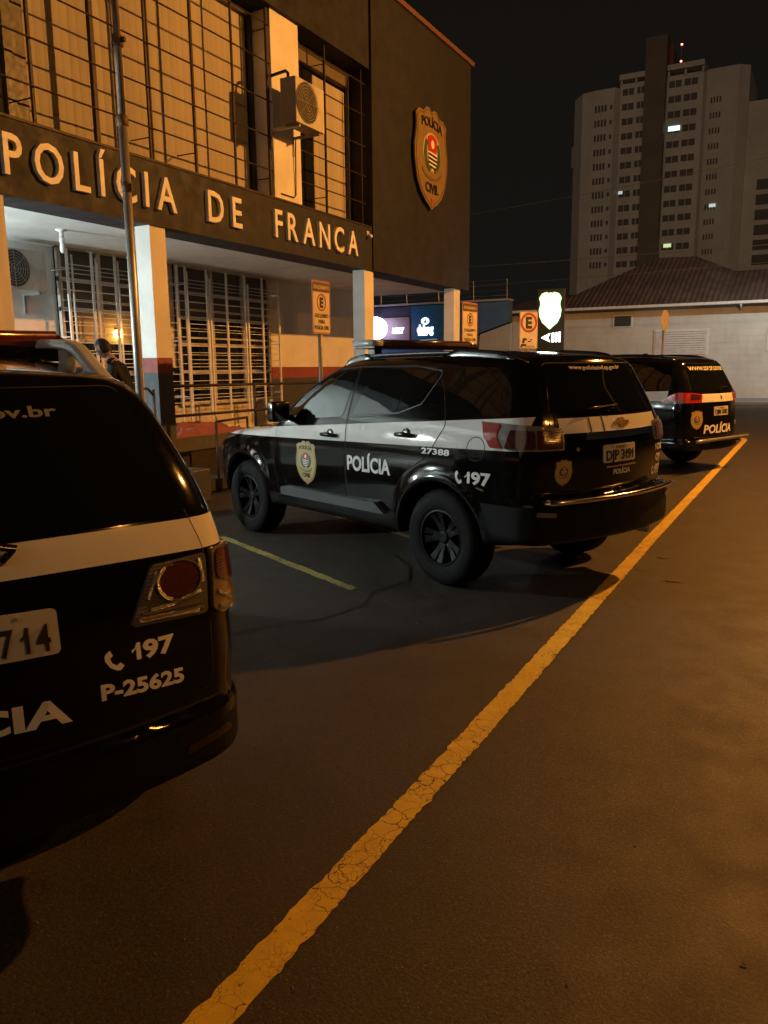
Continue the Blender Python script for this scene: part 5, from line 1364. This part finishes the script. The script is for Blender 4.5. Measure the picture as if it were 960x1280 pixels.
# ---------------------------------------------------------------- two people by the porch
def person(label, x, y, z, face, lean, hgt, shoulder_patch):
    t = thing('person', label, 'person', (x, y, z), face, 'people standing behind the nearest car')
    k = hgt/1.75; V = Vector
    SKIN = mat('skin', (.42, .25, .18), .55); JK = mat('dark_jacket', (.006, .006, .0075), .7, bump=.3, bscale=14, spec=.2); TR = mat('dark_trousers', (.012, .013, .018), .8); HR = mat('dark_hair', (.010, .008, .007), .55, bump=.5, bscale=60); SH = mat('black_shoe', (.01, .01, .01), .5)
    lx = lambda zz: lean*max(0, zz-.95)**1.3   # forward lean above the hips (x is the way the person faces)
    def skin(name, pts, edges, m, lv=2, root=0, mi=None):
        me = bpy.data.meshes.new(name); me.from_pydata([tuple(V(p[0])*k) for p in pts], edges, []); me.update()
        o = bpy.data.objects.new(name, me); COL.objects.link(o)
        s = o.modifiers.new('skin', 'SKIN'); s.use_smooth_shade = True
        for i, q in enumerate(pts):
            sv = me.skin_vertices[0].data[i]; r = q[1]; sv.radius = (r[0]*k, r[1]*k) if isinstance(r, tuple) else (r*k, r*k); sv.use_root = (i == root)
        o.modifiers.new('sub', 'SUBSURF').levels = lv; o.modifiers['sub'].render_levels = lv
        dg = bpy.context.evaluated_depsgraph_get(); m2 = bpy.data.meshes.new_from_object(o.evaluated_get(dg)); bpy.data.objects.remove(o)
        for q in (m if isinstance(m, list) else [m]): m2.materials.append(q)
        if mi: 
            for pl in m2.polygons: pl.material_index = mi(pl.center/k)
        m2.polygons.foreach_set('use_smooth', [True]*len(m2.polygons))
        r = bpy.data.objects.new(name, m2); COL.objects.link(r); r.parent = t; return r
    pts = [((lx(.95), 0, .95), (.15, .11)), ((lx(1.15), 0, 1.15), (.14, .10)), ((lx(1.33), 0, 1.33), (.17, .11)), ((lx(1.45), 0, 1.45), (.10, .08)), ((lx(1.52)+.01, 0, 1.52), .055), ((lx(1.58)+.03, 0, 1.58), .055)]
    ed = [(0, 1), (1, 2), (2, 3), (3, 4), (4, 5)]
    for s in (1, -1):
        b = len(pts); c = lx(1.40)
        pts += [((c, s*.17, 1.40), .075), ((c+.02, s*.24, 1.12), .055), ((c+.20, s*.20, .98), .042), ((c+.26, s*.19, .96), (.03, .022)), ((c+.31, s*.19, .945), (.036, .018))]
        ed += [(2, b), (b, b+1), (b+1, b+2), (b+2, b+3), (b+3, b+4)]
        for j, (dy, ln) in enumerate(((-.03, .055), (-.01, .065), (.011, .06), (.031, .048))):
            e = len(pts); pts += [((c+.345, s*.19+dy, .94), .0095), ((c+.345+ln*.6, s*.19+dy, .925), .009), ((c+.345+ln*.8, s*.19+dy, .90), .008)]; ed += [(b+4, e), (e, e+1), (e+1, e+2)]
        e = len(pts); pts += [((c+.30, s*.19-s*.045, .93), .011), ((c+.34, s*.19-s*.055, .92), .009)]; ed += [(b+3, e), (e, e+1)]
        b = len(pts); pts += [((0, s*.09, .86), .095), ((.02, s*.10, .48), .062), ((-.01, s*.11, .09), .042), ((.05, s*.115, .035), (.045, .035)), ((.16, s*.125, .025), (.04, .024))]
        ed += [(0, b), (b, b+1), (b+1, b+2), (b+2, b+3), (b+3, b+4)]
    def which(c):
        if c.z < .10: return 3
        if c.z < .93 and abs(c.y) < .17 and c.x < .17: return 2
        if c.z > 1.50: return 0
        if c.x > lx(1.40) + .235: return 0
        return 1
    body = skin('body', pts, ed, [SKIN, JK, TR, SH], 2, 0, which)
    # head: an ellipsoid shaped with brow, nose, mouth, chin and ears
    hv = []; nu, nv = 36, 28
    for j in range(nv+1):
        ph = math.pi*j/nv
        for i in range(nu):
            a = 2*math.pi*i/nu
            x, yv, zv = math.sin(ph)*math.cos(a), math.sin(ph)*math.sin(a), math.cos(ph)
            X, Y, Zz = x*.098, yv*.076, zv*.122
            if zv < 0: X *= 1 - .18*(-zv) if x < 0 else 1 - .05*(-zv); Y *= 1 + .30*zv
            f = max(0, x)**2
            g = lambda c, w: math.exp(-((Zz-c)/w)**2)
            X += f*(.022*g(-.025, .020)*math.exp(-(Y/.014)**2) + .006*g(.018, .012) - .007*g(-.003, .010)*math.exp(-((abs(Y)-.030)/.014)**2) + .006*g(-.062, .007)*math.exp(-(Y/.025)**2) + .010*g(-.10, .016)*math.exp(-(Y/.03)**2))
            if abs(abs(a if a < math.pi else a-2*math.pi) - 1.65) < .16 and -.045 < Zz < .035: Y += .016*(1 if Y > 0 else -1)
            hv.append((X*k, Y*k, Zz*k))
    hf = [(j*nu+i, j*nu+(i+1) % nu, (j+1)*nu+(i+1) % nu, (j+1)*nu+i) for j in range(nv) for i in range(nu)]
    hp = (lx(1.66)*k+.05*k, 0, 1.655*k)
    vs = [tuple(q) for q in hv]
    nod = Matrix.Rotation(R(26), 3, 'Y')
    bm = body.data; base = [tuple(v.co) for v in bm.vertices]; polys = [tuple(q.vertices) for q in bm.polygons]; mats = [q.material_index for q in bm.polygons]
    off = len(base); hw = [tuple(nod @ V(q) + V(hp)) for q in vs]
    me = bpy.data.meshes.new('body'); me.from_pydata(base + hw, [], polys + [tuple(i+off for i in q) for q in hf]); me.update()
    for q in (SKIN, JK, TR, SH): me.materials.append(q)
    me.polygons.foreach_set('material_index', mats + [0]*len(hf)); me.polygons.foreach_set('use_smooth', [True]*len(me.polygons)); body.data = me
    # hair shell and ears stay children
    hs = []; 
    for q in vs:
        d = V(q)/k; sc = 1.10 + .04*math.sin(d.x*160)*math.sin(d.y*140+d.z*120)
        hs.append(tuple(nod @ (V(q)*sc) + V(hp)))
    keep = [fc for fc in hf if all((V(vs[i])/k).z > .045 or ((V(vs[i])/k).x < .012 and (V(vs[i])/k).z > -.075) for i in fc)]
    link('hair', hs, keep, HR, t, True)
    skin('collar', [((lx(1.50)+.0, 0, 1.455), (.095, .085)), ((lx(1.56)+.02, 0, 1.545), (.085, .08))], [(0, 1)], JK, 2)
    if shoulder_patch:
        for s in (1, -1):
            c = lx(1.3); q = MB()
            n = 10
            for i in range(n+1):
                for zz in (1.205, 1.265):
                    a = math.pi*i/n; q.v.append(((c+.012+.068*math.cos(a))*k, s*(.222+.066*math.sin(a))*k, zz*k))
            q.f = [(2*i, 2*i+2, 2*i+3, 2*i+1) for i in range(n)]
            q.done('sleeve_band', mat('amber_band', (.50, .26, .06), .6), t, True)
    return t
person('person in a dark jacket with an amber sleeve band, head bowed, beside the pole', -6.98, 6.80, .44, R(205), .42, 1.58, True)
person('person in dark clothes half hidden behind the other, only dark hair showing', -7.14, 6.27, .44, R(150), .55, 1.50, False)

mid_car(); near_car(); far_car()
